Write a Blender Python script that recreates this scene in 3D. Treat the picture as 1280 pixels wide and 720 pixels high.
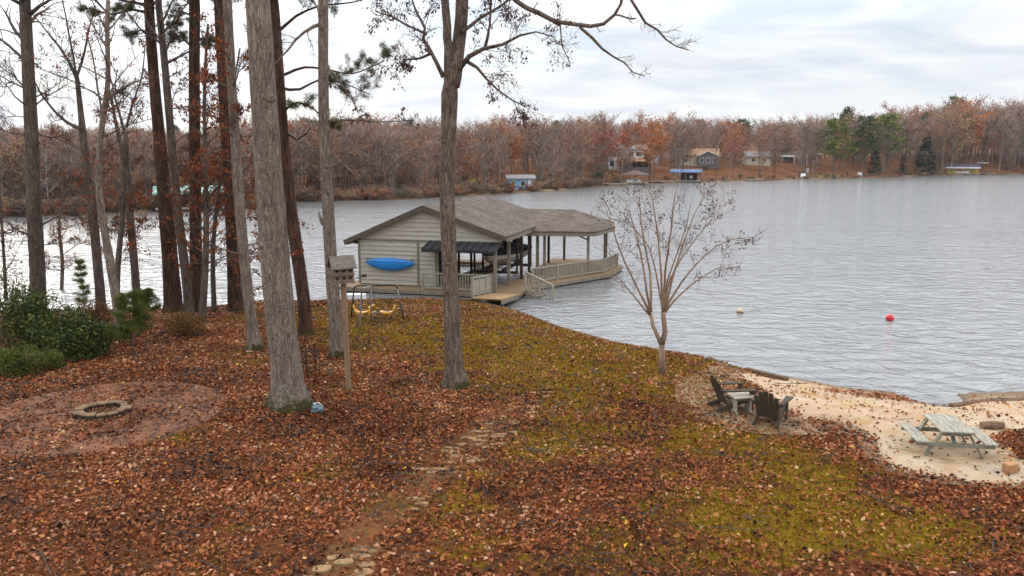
import bpy, math, random
import numpy as np
from mathutils import Vector, Matrix
R = math.radians
for o in list(bpy.data.objects): bpy.data.objects.remove(o)
scene = bpy.context.scene
C = scene.collection

# ------------------------------------------------------------------ camera
F, CAMZ, PITCH = 1000.0, 7.3, math.atan(0.165)
cp, sp = math.cos(PITCH), math.sin(PITCH)
cd = bpy.data.cameras.new('camera'); cam = bpy.data.objects.new('camera', cd); C.objects.link(cam)
cd.sensor_width = 36; cd.lens = F/1280*36; cd.clip_start = .1; cd.clip_end = 6000
cam.location = (0, 0, CAMZ); cam.rotation_euler = (math.pi/2-PITCH, 0, 0)
scene.camera = cam
# ------------------------------------------------------------------ sky and sun
SUN_EL, SUN_AZ = R(31), R(-34)
w = bpy.data.worlds.new('World'); scene.world = w; w.use_nodes = True
nt = w.node_tree; nt.nodes.clear()
def wn(t, **k):
    n = nt.nodes.new(t)
    for a, b in k.items(): setattr(n, a, b)
    return n
L = nt.links.new
out = wn('ShaderNodeOutputWorld'); bg = wn('ShaderNodeBackground'); bg.inputs[1].default_value = .10
sky = wn('ShaderNodeTexSky', sky_type='NISHITA', sun_disc=False, sun_elevation=SUN_EL, sun_rotation=SUN_AZ)
tc = wn('ShaderNodeTexCoord'); sep = wn('ShaderNodeSeparateXYZ'); L(tc.outputs['Generated'], sep.inputs[0])
def wm(op, a, b=None):
    n = wn('ShaderNodeMath', operation=op)
    for i, v in enumerate((a, b)):
        if v is None: continue
        if isinstance(v, (int, float)): n.inputs[i].default_value = v
        else: L(v, n.inputs[i])
    return n.outputs[0]
zz = wm('ADD', wm('MAXIMUM', sep.outputs[2], 0.0), .19)
cx = wm('DIVIDE', sep.outputs[0], zz); cy = wm('DIVIDE', sep.outputs[1], zz)
cmb = wn('ShaderNodeCombineXYZ'); L(wm('MULTIPLY', cx, .75), cmb.inputs[0]); L(wm('MULTIPLY', cy, 1.15), cmb.inputs[1])
n1 = wn('ShaderNodeTexNoise'); n1.inputs['Scale'].default_value = 1.5; n1.inputs['Detail'].default_value = 9; n1.inputs['Roughness'].default_value = .6; n1.inputs['Distortion'].default_value = .5
L(cmb.outputs[0], n1.inputs['Vector'])
r1 = wn('ShaderNodeValToRGB'); L(n1.outputs[0], r1.inputs[0])
e = r1.color_ramp.elements; e[0].position = .33; e[0].color = (.52,.52,.52,1); e[1].position = .56; e[1].color = (1,1,1,1)
n2 = wn('ShaderNodeTexNoise'); n2.inputs['Scale'].default_value = 2.6; n2.inputs['Detail'].default_value = 7; n2.inputs['Roughness'].default_value = .52; n2.inputs['Distortion'].default_value = .6
L(cmb.outputs[0], n2.inputs['Vector'])
r2 = wn('ShaderNodeValToRGB'); L(n2.outputs[0], r2.inputs[0])
e = r2.color_ramp.elements; e[0].position = .38; e[0].color = (6.0,6.8,8.0,1); e[1].position = .60; e[1].color = (9.0,9.1,9.35,1)
mx = wn('ShaderNodeMix', data_type='RGBA'); L(r1.outputs[0], mx.inputs[0]); L(r2.outputs[0], mx.inputs[7])
mb_ = wn('ShaderNodeMix', data_type='RGBA', blend_type='ADD'); mb_.inputs[0].default_value = 1; L(sky.outputs[0], mb_.inputs[6]); mb_.inputs[7].default_value = (2.0,2.3,2.6,1)
L(mb_.outputs[2], mx.inputs[6])
hz = wn('ShaderNodeMapRange'); L(sep.outputs[2], hz.inputs[0]); hz.inputs[1].default_value = .02; hz.inputs[2].default_value = .17; hz.inputs[3].default_value = .55; hz.inputs[4].default_value = 0
mh = wn('ShaderNodeMix', data_type='RGBA'); L(hz.outputs[0], mh.inputs[0]); L(mx.outputs[2], mh.inputs[6]); mh.inputs[7].default_value = (8.9,8.9,8.95,1)
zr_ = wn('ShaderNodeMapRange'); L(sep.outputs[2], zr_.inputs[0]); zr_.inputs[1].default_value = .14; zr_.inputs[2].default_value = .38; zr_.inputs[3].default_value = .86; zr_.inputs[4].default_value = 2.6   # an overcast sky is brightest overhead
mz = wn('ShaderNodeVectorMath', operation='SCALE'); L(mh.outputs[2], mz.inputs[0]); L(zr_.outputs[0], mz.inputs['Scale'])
# thin cloud glowing round the veiled sun
sv = wn('ShaderNodeVectorMath', operation='DOT_PRODUCT'); L(tc.outputs['Generated'], sv.inputs[0]); sv.inputs[1].default_value = (math.sin(SUN_AZ)*math.cos(SUN_EL), math.cos(SUN_AZ)*math.cos(SUN_EL), math.sin(SUN_EL))
gl = wm('MULTIPLY', wm('POWER', wm('MAXIMUM', sv.outputs['Value'], 0.0), 11.0), 8.0)
gc = wn('ShaderNodeVectorMath', operation='SCALE'); gc.inputs[0].default_value = (1, .97, .92); L(gl, gc.inputs['Scale'])
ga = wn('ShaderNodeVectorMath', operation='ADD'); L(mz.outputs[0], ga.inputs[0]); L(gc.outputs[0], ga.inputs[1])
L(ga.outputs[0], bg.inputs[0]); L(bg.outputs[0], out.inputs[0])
sd = bpy.data.lights.new('sun', 'SUN'); sd.energy = 1.5; sd.angle = R(14); sd.color = (1, .93, .84)
so = bpy.data.objects.new('sun', sd); C.objects.link(so)
sdir = Vector((math.sin(SUN_AZ)*math.cos(SUN_EL), math.cos(SUN_AZ)*math.cos(SUN_EL), math.sin(SUN_EL)))
so.rotation_euler = sdir.to_track_quat('Z', 'Y').to_euler()
vs = scene.view_settings; vs.view_transform = 'Standard'; vs.look = 'None'; vs.exposure = 0.32; vs.gamma = 1; vs.use_curve_mapping = False
scene.render.engine = 'CYCLES'
scene.cycles.max_bounces = 6; scene.cycles.transparent_max_bounces = 6; scene.cycles.use_denoising = True

# ------------------------------------------------------------------ projection and terrain functions
def ray(px, py):
    a, b = (px-640)/F, (360-py)/F
    return Vector((a, cp+b*sp, -sp+b*cp))
def W(px, py, z=0.0):
    d = ray(px, py); t = (z-CAMZ)/d.z
    return Vector((d.x*t, d.y*t, z))
def AT(px, py, Y):
    d = ray(px, py); t = Y/d.y
    return Vector((d.x*t, Y, CAMZ+d.z*t))
def TT(px, py, Y): return Y/ray(px, py).y          # metres per F pixels at that depth

_rg = np.random.RandomState(5); _lat = _rg.rand(256, 256)
def vnoise(x, y):
    xi = np.floor(x).astype(int); yi = np.floor(y).astype(int); fx = x-xi; fy = y-yi
    fx = fx*fx*(3-2*fx); fy = fy*fy*(3-2*fy)
    g = lambda i, j: _lat[i % 256, j % 256]
    return (g(xi, yi)*(1-fx)+g(xi+1, yi)*fx)*(1-fy)+(g(xi, yi+1)*(1-fx)+g(xi+1, yi+1)*fx)*fy
def fbm(x, y, s, o=4):
    t = 0; a = .5; n = 0
    for i in range(o):
        t = t+a*vnoise(x/s+17*i, y/s+31*i); n += a; a *= .5; s /= 2
    return t/n
def sst(x): x = np.clip(x, 0, 1); return x*x*(3-2*x)
_sh = [W(p, q, .42) for p, q in ((0,387),(120,387),(215,385),(262,383),(312,376),(440,374),(520,372),(587,374),(640,386),(700,408),(760,425),(830,437),(880,444))]
_sh += [W(932,459,.15)] + [W(p, q, 0) for p, q in ((980,470),(1060,485),(1140,491),(1200,492),(1290,489))]
SX = np.array([-90, -45] + [v.x for v in _sh] + [30, 90]); SY = np.array([44, 38] + [v.y for v in _sh] + [25.5, 30])
def shore(x): return np.interp(x, SX, SY)
INL = W(1168, 500, .0)
def hgt(x, y):
    x = np.asarray(x, float); y = np.asarray(y, float)
    d = (shore(x)-y)*.93
    lawn = np.where(d > 0, .42+.38*sst(d/7), .42+d*2.2)
    lawn = np.where(d > .3, lawn, np.minimum(lawn, .42+(d-.3)*2.5))
    sand = np.where(d > 0, .0+.78*sst(d/7.5+.08), d*.2)
    ws = sst((x-6.6)/1.9)
    z = lawn*(1-ws)+sand*ws
    z = z+.07*(fbm(x, y, 2.6)-.5)*np.clip(d, 0, 1)
    z = z-.35*np.exp(-((x-INL.x)/.62)**2-((y-INL.y)/.75)**2)
    return np.maximum(z, -1.2)
def G(px, py):
    z = .7
    for i in range(8):
        v = W(px, py, z); z = float(hgt(v.x, v.y))
    v.z = z
    return v

# ------------------------------------------------------------------ object helpers
def tag(o, label=None, cat=None, group=None, kind=None):
    if label: o['label'] = label
    if cat: o['category'] = cat
    if group: o['group'] = group
    if kind: o['kind'] = kind
    return o
def empty(name, loc=(0,0,0), rz=0, label=None, cat=None, group=None):
    o = bpy.data.objects.new(name, None); C.objects.link(o); o.location = loc; o.rotation_euler = (0,0,rz); o.empty_display_size = .2
    return tag(o, label, cat, group)
def copy_tree(o, parent=None):
    c = o.copy(); C.objects.link(c)
    if parent: c.parent = parent
    for ch in list(o.children): copy_tree(ch, c)
    return c
class MB:
    def __init__(s): s.v = []; s.f = []
    def add(s, vs, fs):
        o = len(s.v); s.v += [tuple(v) for v in vs]; s.f += [tuple(i+o for i in f) for f in fs]
    def box(s, x0, x1, y0, y1, z0, z1):
        s.add([(x0,y0,z0),(x1,y0,z0),(x1,y1,z0),(x0,y1,z0),(x0,y0,z1),(x1,y0,z1),(x1,y1,z1),(x0,y1,z1)],
              [(3,2,1,0),(4,5,6,7),(0,1,5,4),(1,2,6,5),(2,3,7,6),(3,0,4,7)])
        return s
    def beam(s, a, b, w, h, up=(0,0,1)):
        a = Vector(a); b = Vector(b); t = (b-a).normalized(); x = t.cross(Vector(up))
        if x.length < 1e-4: x = Vector((1,0,0))
        x.normalize(); u = x.cross(t).normalized(); x *= w/2; u *= h/2
        s.add([a-x-u,a+x-u,a+x+u,a-x+u,b-x-u,b+x-u,b+x+u,b-x+u], [(3,2,1,0),(4,5,6,7),(0,1,5,4),(1,2,6,5),(2,3,7,6),(3,0,4,7)])
        return s
    def prism(s, pts, z0, z1):
        n = len(pts); s.add([(p[0],p[1],z0) for p in pts]+[(p[0],p[1],z1) for p in pts], [tuple(range(n-1,-1,-1)), tuple(range(n,2*n))]+[(i,(i+1)%n,(i+1)%n+n,i+n) for i in range(n)])
        return s
    def slab(s, pts, th):
        """a flat polygon in space given a thickness downwards"""
        n = len(pts); s.add([tuple(p) for p in pts]+[(p[0],p[1],p[2]-th) for p in pts], [tuple(range(n)), tuple(range(2*n-1,n-1,-1))]+[((i+1)%n,i,i+n,(i+1)%n+n) for i in range(n)])
        return s
    def tube(s, pts, rad, n=8, cap=True, wob=0, rng=None):
        pts = [Vector(p) for p in pts]
        if isinstance(rad, (int,float)): rad = [rad]*len(pts)
        t0 = (pts[1]-pts[0]).normalized(); x = t0.orthogonal().normalized(); o = len(s.v)
        for i, p in enumerate(pts):
            t = (pts[min(i+1,len(pts)-1)]-pts[max(i-1,0)]).normalized()
            x = (x-t*x.dot(t)).normalized(); y = t.cross(x)
            for k in range(n):
                a = 2*math.pi*k/n; r = rad[i]*(1+(rng.uniform(-wob,wob) if wob else 0))
                s.v.append(tuple(p+x*(math.cos(a)*r)+y*(math.sin(a)*r)))
            if i:
                b = o+(i-1)*n
                for k in range(n): s.f.append((b+k, b+(k+1)%n, b+n+(k+1)%n, b+n+k))
        if cap:
            s.f.append(tuple(o+k for k in range(n-1,-1,-1))); m = o+(len(pts)-1)*n; s.f.append(tuple(m+k for k in range(n)))
        return s
    def lathe(s, prof, n=16, c=(0,0,0)):
        o = len(s.v)
        for r, z in prof:
            for k in range(n):
                a = 2*math.pi*k/n; s.v.append((c[0]+r*math.cos(a), c[1]+r*math.sin(a), c[2]+z))
        for i in range(len(prof)-1):
            for k in range(n): b = o+i*n; s.f.append((b+k,b+(k+1)%n,b+n+(k+1)%n,b+n+k))
        s.f.append(tuple(o+k for k in range(n-1,-1,-1))); m = o+(len(prof)-1)*n; s.f.append(tuple(m+k for k in range(n)))
        return s
    def loft(s, rings, closed=True, caps=True):
        o = len(s.v); n = len(rings[0])
        for r in rings: s.v += [tuple(p) for p in r]
        for i in range(len(rings)-1):
            for k in range(n if closed else n-1):
                b = o+i*n; s.f.append((b+k,b+(k+1)%n,b+n+(k+1)%n,b+n+k))
        if caps: s.f.append(tuple(o+k for k in range(n-1,-1,-1))); m = o+(len(rings)-1)*n; s.f.append(tuple(m+k for k in range(n)))
        return s
    def build(s, name, mat, parent=None, smooth=False, bevel=0, rel=False):
        """rel: the vertices are world coordinates, the parent (unrotated) sits elsewhere"""
        v = s.v
        if rel and parent is not None:
            b = parent.location; v = [(p[0]-b.x,p[1]-b.y,p[2]-b.z) for p in v]
        me = bpy.data.meshes.new(name); me.from_pydata(v, [], s.f); me.materials.append(mat); me.update()
        if smooth: me.polygons.foreach_set('use_smooth', [True]*len(me.polygons))
        o = bpy.data.objects.new(name, me); C.objects.link(o)
        if parent is not None: o.parent = parent
        if bevel:
            m = o.modifiers.new('bevel', 'BEVEL'); m.width = bevel; m.segments = 1; m.limit_method = 'ANGLE'
        return o
def np_mesh(name, V, k, mat, parent=None, rnd=None, col=None, faces=None, base=None, smooth=False):
    """V (N,3): soup of k-gons in order, or faces (M,k) indices"""
    V = np.asarray(V, np.float32)
    if base is not None: V = V-np.array(base, np.float32)
    idx = (np.arange(len(V)) if faces is None else np.asarray(faces).ravel()).astype(np.int32)
    m = len(idx)//k
    me = bpy.data.meshes.new(name); me.vertices.add(len(V)); me.vertices.foreach_set('co', V.ravel())
    me.loops.add(len(idx)); me.loops.foreach_set('vertex_index', idx); me.polygons.add(m); me.polygons.foreach_set('loop_start', np.arange(m, dtype=np.int32)*k)
    if rnd is not None: a = me.attributes.new('rnd', 'FLOAT', 'POINT'); a.data.foreach_set('value', np.asarray(rnd, np.float32))
    if col is not None: a = me.attributes.new('Col', 'FLOAT_COLOR', 'POINT'); a.data.foreach_set('color', np.asarray(col, np.float32).ravel())
    me.update(calc_edges=True)
    if smooth: me.polygons.foreach_set('use_smooth', [True]*m)
    me.materials.append(mat)
    o = bpy.data.objects.new(name, me); C.objects.link(o)
    if parent is not None: o.parent = parent
    return o

# ------------------------------------------------------------------ materials
def newmat(name):
    m = bpy.data.materials.new(name); m.use_nodes = True; t = m.node_tree
    return m, t, t.nodes['Principled BSDF'], t.links.new
def ramp(t, l, src, stops):
    n = t.nodes.new('ShaderNodeValToRGB'); cr = n.color_ramp
    while len(cr.elements) < len(stops): cr.elements.new(.5)
    for e, (p, c) in zip(cr.elements, stops): e.position = p; e.color = (*c, 1) if len(c) == 3 else c
    l(src, n.inputs[0]); return n.outputs[0]
def noise(t, l, vec, scale, detail=5, rough=.6, dist=0, stretch=None):
    if stretch:
        mp = t.nodes.new('ShaderNodeMapping'); mp.inputs['Scale'].default_value = stretch; l(vec, mp.inputs[0]); vec = mp.outputs[0]
    n = t.nodes.new('ShaderNodeTexNoise'); n.inputs['Scale'].default_value = scale; n.inputs['Detail'].default_value = detail
    n.inputs['Roughness'].default_value = rough; n.inputs['Distortion'].default_value = dist; l(vec, n.inputs['Vector']); return n.outputs[0]
def mixc(t, l, f, a, b, mode='MIX'):
    n = t.nodes.new('ShaderNodeMix'); n.data_type = 'RGBA'; n.blend_type = mode
    for i, v in ((0, f), (6, a), (7, b)):
        if isinstance(v, (int, float)): n.inputs[i].default_value = v
        elif isinstance(v, tuple): n.inputs[i].default_value = (*v, 1)
        else: l(v, n.inputs[i])
    return n.outputs[2]
def math_(t, l, op, a, b=0.0):
    n = t.nodes.new('ShaderNodeMath'); n.operation = op; n.use_clamp = False
    for i, v in ((0, a), (1, b)):
        if isinstance(v, (int, float)): n.inputs[i].default_value = v
        else: l(v, n.inputs[i])
    return n.outputs[0]
def bump(t, l, p, h, s, d=.02):
    b = t.nodes.new('ShaderNodeBump'); b.inputs['Strength'].default_value = s; b.inputs['Distance'].default_value = d; l(h, b.inputs['Height']); l(b.outputs[0], p.inputs['Normal'])
def coord(t, k='Object'): return t.nodes.new('ShaderNodeTexCoord').outputs[k]
def attr(t, name, o='Fac'): n = t.nodes.new('ShaderNodeAttribute'); n.attribute_name = name; return n.outputs[o]
def pm(name, c1, c2=None, scale=6, rough=.8, bs=.3, stretch=None, metallic=0, bd=.01, spec=.14):
    m, t, p, l = newmat(name); c2 = c2 or tuple(x*.7 for x in c1); v = coord(t)
    n = noise(t, l, v, scale, 6, .65, .2, stretch)
    l(ramp(t, l, n, [(.3, c2), (.7, c1)]), p.inputs['Base Color']); p.inputs['Roughness'].default_value = rough; p.inputs['Metallic'].default_value = metallic
    p.inputs['Specular IOR Level'].default_value = spec
    if bs: bump(t, l, p, noise(t, l, v, scale*3, 4, .6, 0, stretch), bs, bd)
    return m
def bark(name, dark, mid, light, moss=.0, sz=1.0, lich=0, fu=.45):
    m, t, p, l = newmat(name); v = coord(t)
    n = noise(t, l, v, 9*sz, 8, .7, 1.2, (1,1,.16)); n2 = noise(t, l, v, 1.6, 4, .6)
    c = ramp(t, l, n, [(.32, dark), (.5, mid), (.68, light)])
    c = mixc(t, l, .55, c, mixc(t, l, 1.0, c, ramp(t, l, n2, [(.3, (.6,.58,.56)), (.7, (1.3,1.28,1.25))]), 'MULTIPLY'))
    vo = t.nodes.new('ShaderNodeTexVoronoi'); vo.feature = 'DISTANCE_TO_EDGE'; vo.inputs['Scale'].default_value = 17*sz; mp = t.nodes.new('ShaderNodeMapping'); mp.inputs['Scale'].default_value = (1,1,.11)
    ds = t.nodes.new('ShaderNodeVectorMath'); ds.operation = 'MULTIPLY_ADD'; nv = t.nodes.new('ShaderNodeTexNoise'); nv.inputs['Scale'].default_value = 5; l(v, nv.inputs['Vector']); l(nv.outputs['Color'], ds.inputs[0]); ds.inputs[1].default_value = (.16,.16,.5); l(v, ds.inputs[2]); l(ds.outputs[0], mp.inputs[0]); l(mp.outputs[0], vo.inputs['Vector'])
    fur = ramp(t, l, vo.outputs['Distance'], [(.0, (0,0,0)), (.22, (1,1,1))])
    c = mixc(t, l, fu, c, mixc(t, l, 1.0, c, ramp(t, l, vo.outputs['Distance'], [(.0, (.33,.31,.3)), (.16, (1.12,1.12,1.12))]), 'MULTIPLY'))
    n = math_(t, l, 'ADD', math_(t, l, 'MULTIPLY', fur, fu), n)
    if lich:
        pl = noise(t, l, v, 3, 7, .7); c = mixc(t, l, math_(t, l, 'MULTIPLY', ramp(t, l, pl, [(.6, (0,0,0)), (.68, (1,1,1))]), lich), c, (.34,.33,.29))
    if moss:
        s = t.nodes.new('ShaderNodeSeparateXYZ'); l(v, s.inputs[0]); hh = math_(t, l, 'MULTIPLY', s.outputs[2], 1.5)
        mk = math_(t, l, 'SUBTRACT', math_(t, l, 'ADD', math_(t, l, 'MULTIPLY', math_(t, l, 'SUBTRACT', noise(t, l, v, 3.2, 7, .75), .5), 2.6), moss+.60), hh)
        c = mixc(t, l, ramp(t, l, mk, [(.45, (0,0,0)), (.75, (1,1,1))]), c, ramp(t, l, n, [(.3, (.020,.016,.006)), (.7, (.060,.050,.016))]))
    l(c, p.inputs['Base Color']); p.inputs['Roughness'].default_value = .95; p.inputs['Specular IOR Level'].default_value = .1
    bump(t, l, p, n, 1.0, .06); return m
def leafmat(name, stops, transl=.3, rough=.7, spec=.12):
    m, t, p, l = newmat(name); c = ramp(t, l, attr(t, 'rnd'), stops); l(c, p.inputs['Base Color']); p.inputs['Roughness'].default_value = rough; p.inputs['Specular IOR Level'].default_value = spec
    if transl:
        tr = t.nodes.new('ShaderNodeBsdfTranslucent'); l(c, tr.inputs[0]); ms = t.nodes.new('ShaderNodeMixShader'); ms.inputs[0].default_value = transl
        l(p.outputs[0], ms.inputs[1]); l(tr.outputs[0], ms.inputs[2]); l(ms.outputs[0], t.nodes['Material Output'].inputs[0])
    return m
def colmat(name, transl=0):
    m, t, p, l = newmat(name); l(attr(t, 'Col', 'Color'), p.inputs['Base Color']); p.inputs['Roughness'].default_value = .9; p.inputs['Specular IOR Level'].default_value = .1
    return m
M = {}
M['bark_grey'] = bark('bark_grey', (.08,.057,.042), (.225,.17,.13), (.37,.295,.23), .36, 1.35, .5)
M['bark_oak'] = bark('bark_oak', (.06,.04,.03), (.17,.12,.09), (.30,.22,.165), .22, 1.2, .4)
M['bark_pine'] = bark('bark_pine', (.022,.014,.010), (.07,.036,.024), (.14,.07,.045), .15, .7)
M['bark_thin'] = bark('bark_thin', (.055,.040,.031), (.135,.10,.078), (.22,.17,.135), .2, 1.3, .3)
M['bark_myrtle'] = bark('bark_myrtle', (.13,.082,.052), (.26,.17,.11), (.36,.25,.17), .0, .6, 0, 0)
M['twig'] = pm('twig', (.10,.07,.055), (.05,.035,.03), 4, .9, 0)
M['twig_myrtle'] = pm('twig_myrtle', (.17,.095,.06), (.09,.05,.035), 3, .9, 0)
M['leaf_dry'] = leafmat('leaf_dry', [(0,(.035,.012,.008)), (.35,(.085,.026,.013)), (.7,(.15,.048,.020)), (1,(.22,.085,.032))], .3)
M['leaf_oak'] = leafmat('leaf_oak', [(0,(.030,.012,.011)), (.5,(.075,.026,.020)), (1,(.14,.05,.03))], .25)
M['leaf_rust'] = leafmat('leaf_rust', [(0,(.075,.018,.008)), (.5,(.18,.045,.014)), (1,(.32,.095,.025))], .4)
M['needle'] = leafmat('needle', [(0,(.018,.024,.006)), (.5,(.050,.058,.014)), (.85,(.10,.095,.025)), (1,(.18,.12,.04))], .25)
M['needle_young'] = leafmat('needle_young', [(0,(.03,.045,.008)), (.6,(.09,.115,.018)), (1,(.17,.15,.03))], .3)
M['rhodo'] = leafmat('rhodo', [(0,(.012,.020,.004)), (.5,(.036,.054,.009)), (.85,(.080,.098,.016)), (1,(.15,.145,.025))], .15, .45)
M['leaf_olive'] = leafmat('leaf_olive', [(0,(.03,.028,.010)), (.5,(.075,.06,.015)), (1,(.15,.10,.028))], .3)
M['leaf_russet'] = leafmat('leaf_russet', [(0,(.05,.025,.010)), (.5,(.13,.06,.015)), (1,(.22,.13,.03))], .3)
M['litter'] = leafmat('litter', [(0,(.026,.009,.006)), (.18,(.105,.028,.009)), (.46,(.20,.056,.015)), (.76,(.285,.092,.024)), (.93,(.36,.145,.052)), (.986,(.48,.27,.15)), (1,(.62,.30,.02))], .12, .65)
M['grass'] = leafmat('grass', [(0,(.10,.048,.006)), (.5,(.185,.118,.010)), (1,(.27,.185,.015))], .3)
M['cluster'] = leafmat('cluster', [(0,(.02,.012,.014)), (.6,(.06,.03,.03)), (1,(.13,.05,.045))], .1)
M['soupcol'] = colmat('far_foliage')
M['siding'] = pm('siding', (.43,.38,.30), (.31,.27,.21), 1.7, .7, .15, (1,1,6))
M['trim'] = pm('trim', (.20,.165,.12), (.13,.105,.075), 5, .75)
M['fascia'] = pm('fascia', (.11,.085,.06), (.07,.052,.038), 5, .75)
M['deck'] = pm('deck', (.26,.165,.085), (.14,.085,.045), 5, .85, .4, (1,5,1))
M['ramp'] = pm('ramp', (.36,.22,.10), (.22,.13,.06), 4, .85, .4, (6,1,1))
M['rail'] = pm('rail', (.33,.29,.225), (.20,.17,.13), 6, .85, .3, (1,1,.4))
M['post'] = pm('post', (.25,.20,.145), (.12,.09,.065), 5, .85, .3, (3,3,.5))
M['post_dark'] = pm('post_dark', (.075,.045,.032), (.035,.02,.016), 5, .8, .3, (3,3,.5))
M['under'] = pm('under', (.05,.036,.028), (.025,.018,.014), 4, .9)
M['awning'] = pm('awning', (.018,.018,.022), (.010,.010,.013), 3, .38, .05, spec=.5)
M['dark'] = pm('dark', (.015,.012,.011), (.008,.007,.006), 4, .8, 0)
M['kayak'] = pm('kayak', (.002,.175,.46), (.002,.12,.36), 2, .4, .03, spec=.5)
M['kayak_dark'] = pm('kayak_dark', (.002,.045,.14), (.002,.03,.09), 2, .4, 0)
M['hull'] = pm('hull', (.36,.29,.215), (.26,.2,.145), 2, .35, .03, spec=.5)
M['hull_strip'] = pm('hull_strip', (.5,.45,.37), (.4,.35,.28), 3, .4, 0)
M['canvas'] = pm('canvas', (.022,.02,.02), (.012,.011,.012), 3, .8, .3)
M['steel'] = pm('steel', (.30,.30,.30), (.16,.15,.15), 8, .45, .1, None, .6)
M['iron'] = pm('iron', (.035,.022,.018), (.015,.011,.010), 12, .6, .2)
M['swing_grey'] = pm('swing_grey', (.20,.18,.17), (.10,.085,.08), 6, .5, .1, spec=.4)
M['swing_dark'] = pm('swing_dark', (.045,.03,.025), (.02,.014,.012), 6, .6, .1)
M['yellow'] = pm('yellow', (.66,.29,.012), (.42,.17,.008), 5, .45, .05, spec=.5)
M['white'] = pm('white', (.74,.74,.73), (.55,.55,.54), 4, .5, .05)
M['bird_wood'] = pm('bird_wood', (.23,.16,.115), (.10,.066,.048), 8, .9, .5, (1,1,4))
M['bird_roof'] = pm('bird_roof', (.20,.17,.135), (.08,.062,.05), 7, .9, .7, (1,5,1))
M['bird_post'] = pm('bird_post', (.27,.17,.10), (.16,.095,.055), 6, .9, .3, (4,4,.4))
M['chair_wood'] = pm('chair_wood', (.085,.062,.038), (.032,.022,.014), 7, .85, .4, (2,2,2))
M['side_wood'] = pm('side_wood', (.38,.34,.26), (.22,.19,.145), 8, .85, .3)
M['picnic'] = pm('picnic', (.40,.365,.285), (.13,.112,.08), 7, .9, .4, (5,.6,1))
M['picnic_leg'] = pm('picnic_leg', (.23,.215,.155), (.12,.11,.08), 7, .9, .3)
M['timber'] = pm('timber', (.16,.095,.052), (.055,.032,.02), 4, .95, .6, (.6,3,3))
M['stone'] = pm('stone', (.31,.19,.085), (.13,.075,.036), 3.5, .9, .5)
M['ring'] = pm('ring', (.22,.135,.07), (.09,.05,.028), 5, .95, .6)
M['ring_side'] = pm('ring_side', (.045,.03,.02), (.018,.012,.009), 5, .95, .6)
M['ash'] = pm('ash', (.09,.05,.03), (.03,.018,.012), 14, .95, .6)
M['log'] = pm('log', (.22,.13,.07), (.08,.05,.03), 6, .95, .6, (1,4,4))
M['block'] = pm('block', (.42,.22,.10), (.25,.12,.055), 9, .95, .4)
M['buoy_red'] = pm('buoy_red', (.55,.010,.014), (.42,.007,.010), 3, .35, .02, spec=.5)
M['cream'] = pm('cream', (.55,.44,.28), (.45,.34,.2), 6, .6, .1)
M['buoy_brown'] = pm('buoy_brown', (.20,.09,.03), (.10,.05,.02), 8, .7, .2)
M['paleblue'] = pm('paleblue', (.17,.215,.225), (.06,.10,.12), 20, .6, .2)
def shingle(name, axis, c1, c2, slope):
    m, t, p, l = newmat(name); v = coord(t); s = t.nodes.new('ShaderNodeSeparateXYZ'); l(v, s.inputs[0]); cb = t.nodes.new('ShaderNodeCombineXYZ')
    l(s.outputs[axis], cb.inputs[0]); l(math_(t, l, 'MULTIPLY', s.outputs[2], slope), cb.inputs[1])
    b = t.nodes.new('ShaderNodeTexBrick'); l(cb.outputs[0], b.inputs['Vector']); b.inputs['Scale'].default_value = 1.0
    for k, x in (('Brick Width', .34), ('Row Height', .15), ('Mortar Size', .012), ('Bias', -.1)): b.inputs[k].default_value = x
    b.inputs['Color1'].default_value = (*c1, 1); b.inputs['Color2'].default_value = (*c2, 1); b.inputs['Mortar'].default_value = (*[x*.35 for x in c2], 1)
    c = mixc(t, l, 1.0, b.outputs[0], ramp(t, l, noise(t, l, v, .7, 6, .65), [(.3, (.7,.68,.66)), (.7, (1.25,1.22,1.2))]), 'MULTIPLY')
    l(c, p.inputs['Base Color']); p.inputs['Roughness'].default_value = .95; p.inputs['Specular IOR Level'].default_value = .12; bump(t, l, p, b.outputs['Fac'], -.4, .02); return m
M['shingle_main'] = shingle('shingle_main', 1, (.135,.105,.085), (.085,.065,.053), 2.5)
M['shingle_porch'] = shingle('shingle_porch', 0, (.14,.106,.084), (.085,.063,.051), 3.2)

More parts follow.
